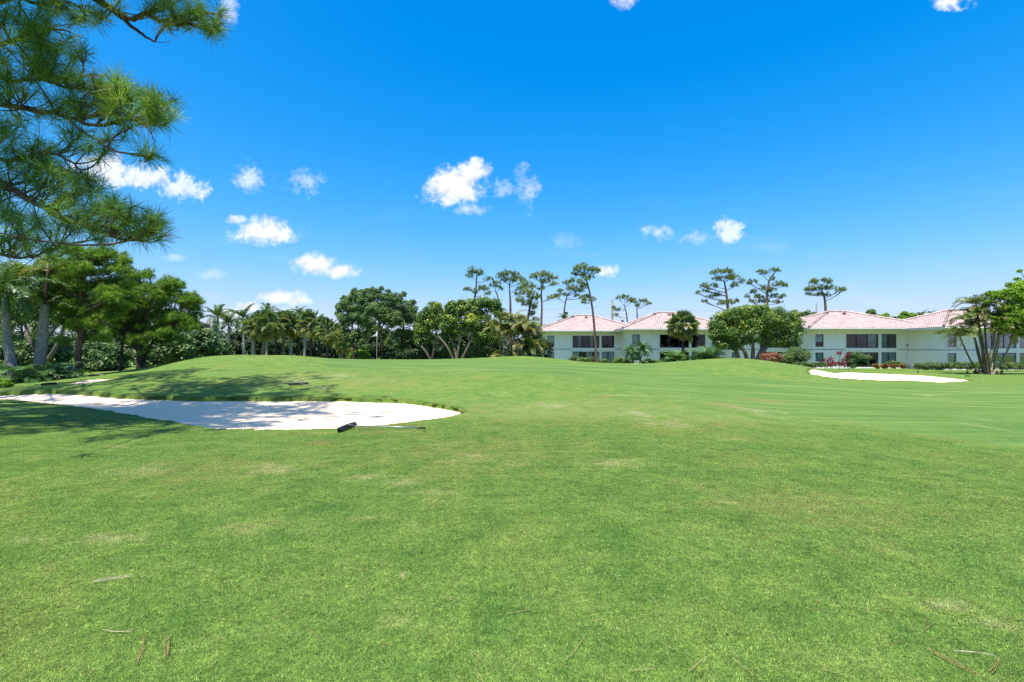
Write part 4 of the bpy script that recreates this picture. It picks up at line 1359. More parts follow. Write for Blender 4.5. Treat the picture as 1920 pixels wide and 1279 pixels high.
# ficus row with pale fanning limbs
FG = 'ficus trees in a dense row behind the green'
broad('ficus_tree', 'ficus at the oak end of the row, low dense rounded crown', 'tree', 59, [[(806, 676), (800, 650), (788, 625)], [(808, 676), (815, 645), (818, 615)], [(812, 676), (795, 655), (784, 645)]], [(798, 592, 20, 15), (815, 580, 20, 13), (832, 588, 18, 14), (810, 608, 24, 14), (820, 600, 22, 16), (796, 636, 16, 12), (840, 630, 18, 12), (792, 618, 16, 12), (832, 612, 18, 14)], 13000, .23, 'ficus', 'pale_bark', .17, 12, FG, (.15, .85))
broad('ficus_tree', 'ficus in the middle of the row with pale crossing trunks beneath', 'tree', 58, [[(858, 676), (850, 645), (832, 612)], [(855, 676), (862, 640), (866, 600)], [(862, 676), (880, 645), (890, 615)], [(853, 676), (838, 650), (822, 630)]], [(850, 578, 20, 13), (868, 575, 18, 12), (860, 596, 26, 14), (842, 612, 18, 12), (882, 606, 18, 14), (864, 618, 20, 10)], 13500, .23, 'ficus', 'pale_bark', .17, 12, FG, (.2, .92))
broad('ficus_tree', 'highest ficus of the row, next to the areca thicket', 'tree', 60, [[(902, 676), (898, 640), (892, 605)], [(905, 676), (912, 645), (918, 610)]], [(888, 574, 18, 13), (906, 568, 18, 13), (924, 572, 16, 12), (936, 586, 14, 12), (904, 592, 24, 15), (888, 590, 18, 14), (900, 635, 18, 12), (925, 632, 16, 14), (888, 612, 16, 13), (918, 612, 18, 13)], 13500, .23, 'ficus', 'pale_bark', .17, 12, FG, (.2, .9))
BG = 'shrubs at the foot of the ficus row'
for i, (x, y, rx, ry, mt, lb_) in enumerate([(675, 665, 17, 9, 'lime', 'bright lime green bush at the foot of the airy oak'), (770, 664, 18, 11, 'dark_leaf', 'dark shrub under the wide low oak'), (740, 664, 15, 9, 'dark_leaf', 'dark shrub beside the golf flag'), (800, 664, 16, 9, 'dark_leaf', 'dark shrub beneath the first ficus limbs'), (830, 664, 16, 10, 'dark_leaf', 'dark shrub between the ficus trunks'), (852, 658, 12, 14, 'ficus', 'broad-leaved shrub before the crossing pale trunks'), (880, 660, 18, 13, 'oak', 'rounded green shrub beneath the middle ficus'),
                                    (902, 655, 14, 16, 'hedge', 'light green tall shrub near the areca thicket'), (1012, 650, 22, 24, 'dark_leaf', 'dark bush filling the gap next to the villa corner'), (1000, 640, 18, 22, 'oak', 'dark green bush at the end of the areca thicket'), (960, 666, 24, 5, 'hedge', 'low bright ground bush at the foot of the areca thicket'), (1000, 667, 22, 5, 'hedge', 'low bright ground bush before the villa corner')]):
    broad('shrub', lb_, 'shrub', 60 - (3 if i > 8 else 0) - (2 if ry < 6 else 0), [], [(x, y, rx, ry), (x - rx * .5, y + ry * .3, rx * .6, ry * .8), (x + rx * .5, y + ry * .3, rx * .6, ry * .8), (x, y + ry * .9, rx, ry * .5)], 3000, .24, mt, sub=10, group=BG)
# the round ficus before the villas
broad('ficus_tree', 'big round ficus with short forked trunk in front of the villas', 'tree', 61, [[(1404, 676), (1396, 660), (1380, 640)], [(1410, 676), (1412, 655), (1410, 635)], [(1414, 676), (1428, 655), (1448, 632)], [(1418, 676), (1436, 652), (1462, 630)], [(1390, 674), (1378, 655), (1362, 640)]],
      [(1350, 605, 20, 20), (1375, 590, 24, 16), (1400, 586, 22, 14), (1428, 584, 24, 14), (1455, 590, 24, 16), (1482, 604, 20, 20), (1365, 625, 28, 20), (1400, 615, 30, 22), (1440, 615, 30, 20), (1474, 626, 26, 20), (1346, 635, 16, 16), (1490, 590, 8, 10), (1385, 640, 22, 10), (1478, 644, 20, 10), (1420, 600, 30, 18), (1500, 618, 6, 14), (1352, 646, 18, 11), (1376, 650, 16, 8), (1415, 636, 30, 10), (1450, 640, 24, 11), (1484, 642, 16, 12), (1336, 618, 8, 18), (1440, 604, 26, 20), (1462, 612, 22, 20), (1390, 602, 24, 18)], 52000, .21, 'ficus', 'pale_bark', .3, 14, None, (.12, .86), ttop=.18)
# pale tree at the frame edge
broad('poinciana_tree', 'lime green feathery tree in flat layers beside the palm clump', 'tree', 51, [[(1975, 702), (1968, 650), (1955, 600), (1940, 560)]],
      [(1880, 548, 24, 5), (1905, 535, 22, 6), (1925, 525, 24, 7), (1912, 508, 7, 3), (1900, 560, 30, 6), (1930, 555, 26, 8), (1862, 566, 18, 4), (1878, 577, 26, 5), (1910, 580, 30, 7), (1860, 596, 18, 4), (1885, 602, 28, 5), (1915, 604, 28, 7), (1890, 555, 38, 14), (1912, 585, 40, 18), (1925, 550, 34, 20), (1895, 605, 34, 12), (1925, 610, 30, 16), (1900, 620, 26, 5), (1925, 628, 22, 6), (1950, 540, 28, 12), (1960, 580, 28, 14), (1985, 560, 30, 20), (1958, 615, 30, 10), (1893, 590, 24, 5)], 42000, .18, 'lime', 'pale_bark', .2, 14, None, (.15, .95), .8, .7, .1, .6)
# tree tops behind the farther roofs
for i, (x, y, rx, ry, mt, lb_) in enumerate([(1660, 596, 22, 8, 'lime', 'yellow-green tree top behind the roof valley'), (1705, 592, 22, 7, 'lime', 'low sunlit tree top behind the farther roof slope'), (1632, 586, 8, 6, 'oak', 'dark tree top just over the roof hip'), (1690, 600, 20, 5, 'oak', 'dark green tree top low in the roof valley'), (1515, 590, 18, 7, 'oak', 'tree top beside the left end of the middle roof')]):
    broad('background_tree', lb_.replace('left end', 'ficus end'), 'tree', 112, [[(x, 680), (x + 1, 640), (x, y + 5)]], [(x, y, rx, ry), (x - rx * .5, y + ry * .5, rx * .6, ry), (x + rx * .5, y + ry * .6, rx * .6, ry), (x, y + 14, rx, 10)], 3500, .42, mt, 'dark_bark', .2, 9, 'tree tops behind the villas')
# far wood closing the horizon
fw_ = MB()
xs_ = np.concatenate([rng.uniform(-150, 12, 420), rng.uniform(95, 190, 90)])
ys_ = np.where(xs_ < 12, rng.uniform(112, 128, len(xs_)), rng.uniform(110, 140, len(xs_)))
cc_ = np.stack([xs_, ys_, rng.uniform(-1, 5.2, len(xs_))], 1)
clump_leaves(fw_, cc_, np.full((len(xs_), 3), 2.3) * rng.uniform(.7, 1.3, (len(xs_), 1)), 30000, .75, (.1, .8), .6, .5, .5)
tag(fw_.build('far_wood', M['dark_leaf']), 'far dark line of woodland closing the horizon behind the palms', 'woodland', kind='stuff')


# ------------------------------------------------------------------ palms
def frond_mesh(name, mat, L=3.0, pairs=30, leaf=.7, bend=1.5, droop=.35, tint=.45, width=.045, vee=.35, jit=.12):
    """feather frond, leaving the origin along +X and arching down"""
    mb = MB()
    k = 14
    s = np.linspace(0, 1, k)
    ang = -bend * s ** 1.5
    dx, dz = np.cos(ang), np.sin(ang)
    x = np.concatenate([[0], np.cumsum((dx[1:] + dx[:-1]) / 2 * L / (k - 1))])
    z = np.concatenate([[0], np.cumsum((dz[1:] + dz[:-1]) / 2 * L / (k - 1))])
    path = np.stack([x, np.zeros(k), z], 1)
    mb.tube(path, np.linspace(.028, .006, k) * L / 3, 4, 0, .75)
    t = np.repeat(np.linspace(.10, .99, pairs), 2)
    sd = np.tile([1., -1.], pairs)
    n = len(t)
    P0 = np.stack([np.interp(t, s, path[:, i]) for i in range(3)], 1)
    A = np.interp(t, s, ang)
    T = np.stack([np.cos(A), 0 * A, np.sin(A)], 1)
    N = np.stack([-np.sin(A), 0 * A, np.cos(A)], 1)
    side = np.stack([0 * A, sd, 0 * A], 1)
    l = leaf * np.sin(np.pi * (.12 + .80 * t)) ** .6 * rng.uniform(.85, 1.1, n)
    d = unit(side + T * .55 + N * vee * rng.uniform(.2, 1.4, n)[:, None] + rng.normal(0, jit, (n, 3)))
    m = P0 + d * l[:, None] * .55
    e = m + unit(d + np.array([0, 0, -droop * 2.2])) * l[:, None] * .5
    w = unit(np.cross(d, N)) * width * .5
    v = np.stack([P0 - w * .6, P0 + w * .6, m + w, m - w, e], 1).reshape(-1, 3)
    i = np.arange(n)[:, None] * 5
    tt = np.clip(tint + rng.normal(0, .10, n), 0, 1)
    mb.add(v, np.concatenate([i + np.array([[0, 1, 2]]), i + np.array([[0, 2, 3]]), i + np.array([[3, 2, 4]])]), 0, np.repeat(tt, 5))
    return mb.mesh(name, M[mat])


def fan_mesh(name, mat, R_=.95, pet=1.0, segs=22, tint=.5, sag=.45):
    """costapalmate fan leaf on a petiole along +X"""
    mb = MB()
    k = 6
    s = np.linspace(0, 1, k)
    path = np.stack([s * pet, 0 * s, -.12 * pet * s ** 2], 1)
    mb.tube(path, np.linspace(.024, .014, k), 4, 0, tint)
    h = path[-1]
    a = np.linspace(-2.1, 2.1, segs) + rng.normal(0, .04, segs)
    for q in a:
        l = R_ * (1 - .22 * abs(q) / 2.1) * rng.uniform(.88, 1.08)
        d = np.array([math.cos(q), math.sin(q), -.10 + .18 * abs(math.sin(q))])
        e = np.array([-math.sin(q), math.cos(q), 0])
        w = l * .085
        m = h + d * l * .55
        tip = m + (d * .75 + np.array([0, 0, -sag * 1.3])) * l * .45
        t = np.clip(tint + rng.normal(0, .12), 0, 1)
        mb.add([h, m + e * w, tip, m - e * w], [(0, 1, 2), (0, 2, 3)], 0, t)
    return mb.mesh(name, M[mat])


FROND = {
    'royal': [frond_mesh('royal_frond', 'palm', 3.0, 34, .66, b, .5, t, .105) for b, t in ((1.25, .35), (1.6, .5), (2.0, .42), (1.0, .3))],
    'areca': [frond_mesh('areca_frond', 'areca', 2.2, 24, .55, b, .45, t, .075, .5) for b, t in ((1.3, .35), (1.8, .5), (2.1, .75), (1.6, .6))],
    'date': [frond_mesh('date_frond', 'cycad', 1.45, 24, .34, b, .25, t, .05, .3) for b, t in ((1.1, .4), (1.5, .6), (1.9, .7))],
    'big': [frond_mesh('glossy_frond', 'cycad', 2.3, 20, .62, b, .35, t, .11, .25) for b, t in ((.9, .45), (1.3, .6), (1.7, .75))],
    'fern': [frond_mesh('fern_frond', 'cycad', 1.7, 26, .42, b, .4, t, .045, .3) for b, t in ((1.2, .3), (1.6, .45), (1.9, .55))],
    'old': [frond_mesh('dry_frond', 'areca', 1.9, 16, .38, b, .8, .97, .06, .2) for b in (2.2, 2.5)],
    'sabal': [fan_mesh('fan_leaf', 'sabal', .95, 1.0, 24, t, g) for t, g in ((.18, .2), (.38, .4), (.58, .55), (.78, .75))],
    'sabal_dry': [fan_mesh('dry_fan_leaf', 'sabal', .85, .8, 18, t, .95) for t in (.85, .97)],
}


def put_frond(root, name, me, p, az, el, scale=1.0, roll=0.0):
    m = Matrix.Translation(Vector(p)) @ Matrix.Rotation(az, 4, 'Z') @ Matrix.Rotation(-el, 4, 'Y') @ Matrix.Rotation(roll, 4, 'X') @ Matrix.Scale(scale, 4)
    return link(name, me, root, m)


def crown(root, p, kind, n, el0, el1, scale=1.0, name='frond', jit=.12, old=0):
    for i in range(n):
        f = (i + .5) / n
        az = i * 2.39996 + rng.normal(0, .15)
        el = el1 + (el0 - el1) * f ** .8 + rng.normal(0, jit)
        ms = FROND[kind]
        if kind == 'sabal':
            me = ms[min(3, int((1 - f) * 4))]
        else:
            me = ms[rng.integers(len(ms))]
        put_frond(root, name, me, p + rng.normal(0, .03, 3), az, el, scale * rng.uniform(.85, 1.12), rng.normal(0, .75 if kind == 'sabal' else .2))
    for i in range(old):
        me = FROND['sabal_dry' if kind == 'sabal' else 'old'][i % 2]
        put_frond(root, 'dry_frond', me, p - np.array([0, 0, .15]), rng.uniform(0, 6.28), -1.15 + rng.normal(0, .15), scale * rng.uniform(.8, 1.05))


def palm(name, label, Y, trunk, r, mat, kind, n, scale=1.0, shaft=0.0, group=None, el=(1.35, -.35), old=0, bulge=.12):
    T = [at(a, b, Y) for a, b in trunk]
    g = gz(T[0][0], Y)
    if T[0][2] > g:
        T[0] = T[0] + (T[0] - T[1]) / max(1e-6, (T[1][2] - T[0][2])) * (T[0][2] - g + .05)
    else:
        T[0][2] = g - .05
    path = spline(T, 6)
    o0 = path[0].copy()
    root = empty(name, o0)
    tb = MB()
    k = np.linspace(0, 1, len(path))
    rr = r * (1.12 - .38 * k + bulge * np.sin(np.pi * np.clip(k * 1.2, 0, 1)))
    rr[0] *= 1.2
    tb.tube(path - o0, rr, 12)
    tb.build('trunk', M[mat], root, True)
    top = path[-1] - o0
    if shaft:
        d = unit(path[-1] - path[-2])
        sh = MB()
        sh.tube([top - d * .02, top + d * shaft * .3, top + d * shaft * .8, top + d * shaft], [rr[-1] * .95, rr[-1] * 1.08, rr[-1] * .7, rr[-1] * .35], 10)
        sh.build('crownshaft', M['shaft'], root, True)
        top = top + d * shaft
    crown(root, top, kind, n, el[0], el[1], scale, 'frond' if kind != 'sabal' else 'fan_leaf', old=old)
    tag(root, label, 'palm tree', group)
    return root


RG = 'palms in a row behind the mound'
palm('royal_palm', 'first palm of the row, pale slender trunk and long feathery fronds against the sky', 66, [(410, 668), (410, 640), (409, 610)], .165, 'royal', 'royal', 15, .92, 1.1, RG)
palm('royal_palm', 'second palm of the row, pale trunk, feathery crown lower than its neighbour', 64, [(429, 668), (429, 640), (429, 618)], .16, 'royal', 'royal', 14, .72, .9, RG)
palm('royal_palm', 'third pale-trunked feathery palm, just before the yellow-skirted fan palm', 70, [(457, 668), (457, 640), (456, 610)], .16, 'royal', 'royal', 14, .85, 1.0, RG)
palm('fan_palm', 'fan palm with yellowed skirt on a thick pale trunk in the row', 63, [(475, 668), (475, 645), (476, 615)], .19, 'royal', 'sabal', 34, 0.99, 0, RG, (1.4, -.75), 5)
palm('fan_palm', 'widest fan palm of the row on a tan rough trunk', 62, [(493, 668), (494, 645), (496, 612)], .17, 'sabal_trunk', 'sabal', 40, 1.21, 0, RG, (1.45, -.75), 6)
palm('royal_palm', 'pale trunk set close behind the tan-trunked fan palm', 72, [(500, 668), (500, 640), (502, 605)], .16, 'royal', 'royal', 12, .8, 1.0, RG)
palm('fan_palm', 'fan palm with thin greyish trunk in the middle of the row', 65, [(531, 668), (532, 640), (534, 608)], .12, 'sabal_trunk', 'sabal', 38, 1.13, 0, RG, (1.45, -.7), 4)
palm('fan_palm', 'fan palm on a bright white trunk right of the middle of the row', 66, [(545, 668), (546, 640), (549, 612)], .19, 'royal', 'sabal', 34, 1.03, 0, RG, (1.4, -.7), 4)
palm('royal_palm', 'slim bright white trunk just before the dark-trunked fan palm', 66, [(571, 671), (571, 645), (571, 618)], .15, 'royal', 'royal', 12, .75, .9, RG)
palm('fan_palm', 'fan palm on a tall dark trunk near the end of the row', 60, [(583, 674), (583, 645), (584, 608)], .15, 'dark_palm_trunk', 'sabal', 38, 1.06, 0, RG, (1.45, -.7), 3)
palm('fan_palm', 'last fan palm of the row on a dark stout trunk, shorter than the others', 54, [(614, 678), (614, 650), (614, 622)], .16, 'dark_palm_trunk', 'sabal', 34, 0.92, 0, RG, (1.4, -.75), 4)
palm('royal_palm', 'feathery palm top peeping above the fan palms of the row', 84, [(563, 668), (563, 630), (562, 600)], .15, 'royal', 'royal', 12, .8, 1.0, RG)
palm('royal_palm', 'dark feathery palm top rising over the widest fan palm', 84, [(505, 668), (505, 630), (503, 598)], .15, 'royal', 'royal', 12, .8, .9, RG)
palm('fan_palm', 'fan palm crown filling the gap behind the thin greyish trunk', 72, [(517, 668), (517, 640), (518, 612)], .13, 'dark_palm_trunk', 'sabal', 34, 1.13, 0, RG, (1.45, -.7), 3)
palm('fan_palm', 'fan palm crown filling the gap behind the slim bright white trunk', 73, [(560, 668), (560, 640), (560, 612)], .13, 'dark_palm_trunk', 'sabal', 34, 1.13, 0, RG, (1.45, -.7), 3)
palm('fan_palm', 'fan palm crown behind and beside the last stout dark trunk', 70, [(599, 672), (599, 645), (599, 618)], .13, 'dark_palm_trunk', 'sabal', 34, 1.08, 0, RG, (1.45, -.7), 3)
palm('fan_palm', 'small fan palm under the oaks with drooping grey leaves', 61, [(645, 676), (645, 660), (645, 645)], .13, 'dark_palm_trunk', 'sabal', 22, 0.81, 0, RG, (1.2, -.8), 5)
# villa palms
palm('fan_palm', 'fan palm on a dark trunk in front of the pink-roofed villa wall', 69, [(1281, 690), (1281, 660), (1280, 638), (1280, 612)], .19, 'dark_palm_trunk', 'sabal', 46, 1.32, 0, None, (1.45, -.75), 4)
palm('date_palm', 'small date palm with slim curved stem, the one further from the fan palm', 71, [(1188, 692), (1186, 676), (1182, 660)], .085, 'dark_palm_trunk', 'date', 40, 1.05, 0, 'small date palms before the villa', (1.4, -.75))
palm('date_palm', 'small date palm leaning towards the fan palm', 71, [(1198, 692), (1201, 674), (1206, 654)], .085, 'dark_palm_trunk', 'date', 40, 1.12, 0, 'small date palms before the villa', (1.4, -.75))
palm('palm_tree', 'feathery palm top behind the sloping end of the pink roof', 104, [(1062, 660), (1061, 630), (1060, 606)], .16, 'dark_palm_trunk', 'royal', 18, .92, .3, 'palm tops behind the villas')
palm('palm_tree', 'second palm top low behind the pink roof, next to the leaning pine', 110, [(1078, 660), (1078, 630), (1078, 610)], .16, 'dark_palm_trunk', 'royal', 12, .7, .3, 'palm tops behind the villas')
palm('palm_tree', 'small palm top over the roof valley, the paler of two', 105, [(1727, 660), (1727, 620), (1727, 596)], .16, 'dark_palm_trunk', 'royal', 14, .62, .2, 'palm tops behind the villas')
palm('palm_tree', 'small palm top touching the farthest pink roof, the bluer of two', 105, [(1745, 660), (1745, 620), (1745, 594)], .16, 'dark_palm_trunk', 'royal', 14, .62, .2, 'palm tops behind the villas')


def frond_clump(name, label, px, py, Y, kind, n, scale, el, spread=.25, cat='plant', group=None, height=0.0, dry=0):
    p = at(px, py, Y)
    p[2] = gz(p[0], Y) - .03
    root = empty(name, p)
    for i in range(n):
        az = i * 2.39996 + rng.normal(0, .2)
        e = el[1] + (el[0] - el[1]) * ((i + .5) / n) + rng.normal(0, .1)
        o = np.array([math.cos(az), math.sin(az), 0]) * spread * rng.random() + np.array([0, 0, height * rng.random()])
        ms = FROND[kind] if i >= dry else FROND['old']
        put_frond(root, 'frond', ms[rng.integers(len(ms))], o, az, e, scale * rng.uniform(.8, 1.15), rng.normal(0, .25))
    tag(root, label, cat, group)
    return root


frond_clump('cycad_plant', 'big glossy-fronded plant leaning before the dark-trunked fan palm', 1268, 678, 67, 'big', 34, 1.18, (1.35, .1), .4, height=.9)
frond_clump('cycad_plant', 'tall glossy-fronded plant between the fan palm and the round ficus', 1334, 678, 65, 'big', 42, 1.35, (1.4, .1), .4, height=1.3)
frond_clump('fern_clump', 'clump of arching fronds at the foot of the leaning grey palm', 60, 712, 25, 'fern', 34, 1.0, (1.3, .2), .35, group='arching fronds at the wood edge')
frond_clump('fern_clump', 'clump of arching fronds next to the straight dark pine trunk', 104, 708, 26, 'fern', 30, .9, (1.3, .2), .35, group='arching fronds at the wood edge')
frond_clump('fern_clump', 'darker clump of fronds behind the one at the leaning palm', 28, 708, 27.5, 'fern', 24, 1.0, (1.3, .3), .35, group='arching fronds at the wood edge')
broad('shrub', 'small yellow-green shrub at the picture edge beside the bunker', 'shrub', 21.5, [], [(8, 719, 12, 8), (-6, 718, 10, 9), (14, 722, 8, 5)], 1500, .10, 'lime', sub=9)

# the areca thicket: many stems with arching fronds at every height
def areca_thicket():
    Y = 56
    b = at(958, 676, Y)
    b[2] = gz(b[0], Y)
    root = empty('areca_palm', b)
    for i in range(17):
        x = rng.uniform(928, 996)
        top = 592 + 30 * abs((x - 958) / 40) ** 2.2 + rng.uniform(0, 34)
        yy = Y + rng.uniform(-1.6, 1.6)
        p0 = at(958 + (x - 958) * .7, 676, yy)
        p0[2] = gz(p0[0], yy)
        p1 = at(x, top, yy)
        mb = MB()
        path = bez(p0, (p0 * .5 + p1 * .5) + np.array([(p0[0] - p1[0]) * .2, 0, 0]), p1, 6) - b
        mb.tube(path, np.linspace(.07, .045, 6), 6)
        mb.build('stem', M['stem'], root, True)
        for j in range(11):
            ms = FROND['areca']
            put_frond(root, 'frond', ms[rng.integers(4)], path[-1] + rng.normal(0, .06, 3), rng.uniform(0, 6.28), rng.uniform(.1, 1.3), rng.uniform(.75, 1.1), rng.normal(0, .3))
        for j in range(3):
            q = path[rng.integers(1, 5)]
            put_frond(root, 'frond' if j else 'dry_frond', FROND['areca'][rng.integers(4)] if j else FROND['old'][i % 2], q, rng.uniform(3.3, 6.1), rng.uniform(-.2, .9), rng.uniform(.7, 1.0), rng.normal(0, .3))
    tag(root, 'dense thicket of arching yellow-green areca fronds beside the ficus row', 'palm thicket')
areca_thicket()


def palm_clump():
    """many-stemmed palm spreading from one foot"""
    Y = 52
    b = at(1852, 701, Y)
    b[2] = gz(b[0], Y)
    root = empty('palm_clump', b)
    stems = [([(1842, 701), (1828, 690), (1812, 660), (1800, 632)], 1, .085), ([(1845, 701), (1838, 670), (1826, 630), (1812, 600)], 1, .085), ([(1847, 701), (1842, 660), (1834, 620), (1828, 592)], 1, .09), ([(1850, 701), (1846, 660), (1836, 610), (1830, 570)], 1, .10), ([(1853, 701), (1850, 660), (1847, 620), (1846, 580)], 1, .09),
             ([(1856, 701), (1858, 665), (1863, 640), (1866, 600)], 0, .115), ([(1858, 701), (1862, 670), (1869, 640), (1874, 615)], 0, .085), ([(1859, 701), (1868, 665), (1873, 640), (1876, 612)], 0, .09), ([(1861, 701), (1880, 675), (1892, 650), (1900, 625)], 0, .09), ([(1848, 701), (1836, 675), (1828, 640), (1822, 612)], 1, .07)]
    for i, (tr, dk, r) in enumerate(stems):
        T = [at(x, y, Y + rng.normal(0, .3)) for x, y in tr]
        T[0][2] = b[2] - .05
        path = spline(T, 5) - b
        mb = MB()
        mb.tube(path, np.linspace(1.15, .75, len(path)) * r, 8)
        mb.build('stem', M['stem_shaded' if dk else 'stem'], root, True)
        top = path[-1]
        for j in range(14):
            az = j * 2.4 + rng.normal(0, .2)
            put_frond(root, 'frond', FROND['areca'][rng.integers(4)], top, az, rng.uniform(.25, 1.3), rng.uniform(.72, 1.08), rng.normal(0, .3))
        for j in range(4 if i not in (5, 6, 7) else 2):
            put_frond(root, 'dry_frond', FROND['old'][j % 2], top - np.array([0, 0, .1]), rng.uniform(0, 6.28), rng.uniform(-1.0, -.2), rng.uniform(.55, .8))
    mb = MB()
    pts = rng.normal(0, 1, (60, 3)) * np.array([.7, .4, .12]) + np.array([0, 0, .1])
    for p in pts:
        mb.tube([p * np.array([1, 1, 0]), p + np.array([0, 0, .22])], [.10, .06], 6)
    mb.build('root_base', M['dark_bark'], root)
    tag(root, 'many-stemmed palm clump fanning out of one foot before the villa', 'palm')
palm_clump()

# the two palms at the near wood
palm('bottle_palm', 'grey ringed palm at the picture edge with green crownshaft', 25, [(25, 702), (19, 670), (13, 630), (12, 585)], .20, 'grey_palm', 'royal', 15, .85, 1.05, 'grey palms at the wood edge', (1.2, -.35))
pt = palm('bottle_palm', 'leaning grey ringed palm with thin bare top and few drooping fronds', 26, [(73, 692), (78, 650), (82, 605), (85, 570)], .225, 'grey_palm', 'royal', 4, .55, 0, 'grey palms at the wood edge', (1.0, .2))
mb = MB()
o0 = np.array(pt.location)
mb.tube(np.array([at(85, 571, 26), at(87, 545, 26), at(89, 520, 26), at(91, 500, 26)]) - o0, [.085, .09, .07, .035], 8)
mb.build('crownshaft', M['dark_palm_trunk'], pt, True)
mb = MB()
mb.tube(np.array([at(91, 502, 26), at(93, 490, 26), at(95, 480, 26)]) - o0, [.03, .02, .006], 6)
mb.build('spear_leaf', M['areca'], pt)
for az, e, m_ in ((2.9, .5, 1), (3.5, .2, 2), (2.5, .9, 3), (.3, .7, 0)):
    put_frond(pt, 'frond', FROND['areca'][m_], at(90, 508, 26) - o0, az, e, .9)

# ------------------------------------------------------------------ garden before the villas
def bush(name, label, cat, Y, cl, n, leaf, mat, group=None, tint=(.15, .95), aspect=.55, sub=12):
    return broad(name, label, cat, Y, [], cl, n, leaf, mat, sub=sub, group=group, tint=tint, aspect=aspect)


HG = 'bushes along the villa wall'
for x, y, rx, ry, mt, lb_, Y in [(1078, 674, 12, 6, 'hedge', 'rounded green hedge bush under the first balcony window', 82), (1095, 675, 12, 6, 'oak', 'hedge bush beside the trunk of the leaning pine, thicket side', 81), (1112, 676, 10, 6, 'hedge', 'hedge bush right behind the leaning pine trunk', 81), (1132, 677, 10, 5, 'hedge', 'hedge bush ending at the pale sliding door', 81), (1160, 676, 11, 6, 'ficus', 'yellow-green hedge bush past the pale sliding door', 79), (1178, 677, 9, 5, 'hedge', 'hedge bush under the first small date palm', 77), (1215, 677, 14, 4, 'hedge', 'low hedge beyond the second small date palm', 75), (1240, 677, 12, 4, 'oak', 'low hedge just before the glossy-fronded plant', 75)]:
    bush('hedge_bush', lb_, 'bush', Y, [(x, y, rx, ry), (x - rx * .6, y + 2, rx * .5, ry * .8), (x + rx * .6, y + 2, rx * .5, ry * .8), (x, y + ry, rx, ry * .7)], 2200, .17, mt, HG)
bush('copper_bush', 'coppery red bush under the edge of the round ficus', 'bush', 56, [(1446, 671, 15, 12), (1438, 675, 11, 11), (1456, 673, 11, 11), (1447, 683, 17, 9)], 6500, .15, 'copper')
bush('rounded_bush', 'large rounded bush with reddish flecks between copper bush and villa', 'bush', 58, [(1490, 666, 24, 15), (1474, 671, 15, 14), (1508, 671, 14, 14), (1490, 682, 27, 9)], 10000, .14, 'grape')
bush('copper_bush', 'small dark red bush tucked under the large rounded bush', 'bush', 59, [(1470, 680, 8, 8), (1463, 683, 7, 7)], 1600, .14, 'copper')
bush('low_hedge', 'low clipped dark hedge in front of the large rounded bush', 'hedge', 57, [(x, 685, 9, 5) for x in range(1488, 1548, 9)], 5200, .12, 'hedge', sub=9)
TG = 'red cordylines by the villa wall'


def cordyline(label, Y, stems, n):
    b = at(stems[0][0], 690, Y)
    b[2] = gz(b[0], Y)
    root = empty('cordyline', b)
    st, lv = MB(), MB()
    for (x, y) in stems:
        yy = Y + rng.normal(0, .3)
        p0 = at(x + rng.normal(0, .6), 690, yy)
        p0[2] = gz(p0[0], yy) - .02
        p1 = at(x, y, yy)
        st.tube(np.array([p0, (p0 + p1) / 2 + rng.normal(0, .04, 3), p1]) - b, [.03, .025, .02], 5)
        d = unit(rng.normal(size=(n, 3)) + np.array([0, 0, .7]))
        L = rng.uniform(.35, .6, n)
        pos = p1 - b + d * L[:, None] * .5
        nr = unit(np.cross(d, rng.normal(size=(n, 3))))
        kites(lv, pos, nr, L, .10, np.clip(rng.normal(.5, .25, n), 0, 1), 0, d, .03)
    st.build('stem', M['dark_bark'], root)
    lv.build('leaves', M['ti'], root)
    tag(root, label, 'plant', TG)


cordyline('wide red cordyline clump left of the single tall stalk'.replace('left of', 'beside'), 64, [(1540, 682), (1546, 676), (1552, 680), (1558, 674), (1562, 682), (1549, 686), (1536, 686), (1566, 685), (1556, 686)], 30)
cordyline('single tall red cordyline stalk standing above its neighbours', 65, [(1573.5, 663), (1573, 683)], 34)
cordyline('tall leafy red cordyline next to the pale drooping bush', 64, [(1583, 676), (1588, 670), (1592, 665), (1590, 681), (1584, 685), (1578, 683)], 30)
bush('drooping_bush', 'pale grey-green drooping bush before the sliding door', 'bush', 63, [(1612, 668, 16, 9), (1604, 676, 10, 9), (1622, 672, 10, 7), (1600, 685, 7, 5)], 4200, .16, 'grape')
CG = 'orange croton plants in the bed'
for x, lb_ in ((1643, 'orange croton at the bed end near the sliding door'), (1658, 'tallest orange croton in the middle of the bed'), (1672, 'dull orange croton before the small clipped hedge'), (1690, 'orange croton at the end of the bed by the villa corner')):
    bush('croton', lb_, 'plant', 60, [(x, 686, 7, 4), (x + 3, 688, 7, 3)], 700, .17, 'croton', CG)
bush('low_hedge', 'small clipped hedge under the ground-floor window behind the crotons', 'hedge', 64, [(x, 683, 8, 5) for x in range(1666, 1698, 8)], 3600, .12, 'hedge', sub=9)
hedge_cl = [(x, 686 + (i % 2), 9, 7) for i, x in enumerate(range(1724, 1990, 9))]
bush('long_hedge', 'long clipped hedge running behind the palm clump', 'hedge', 60, hedge_cl, 26000, .12, 'hedge', sub=9)

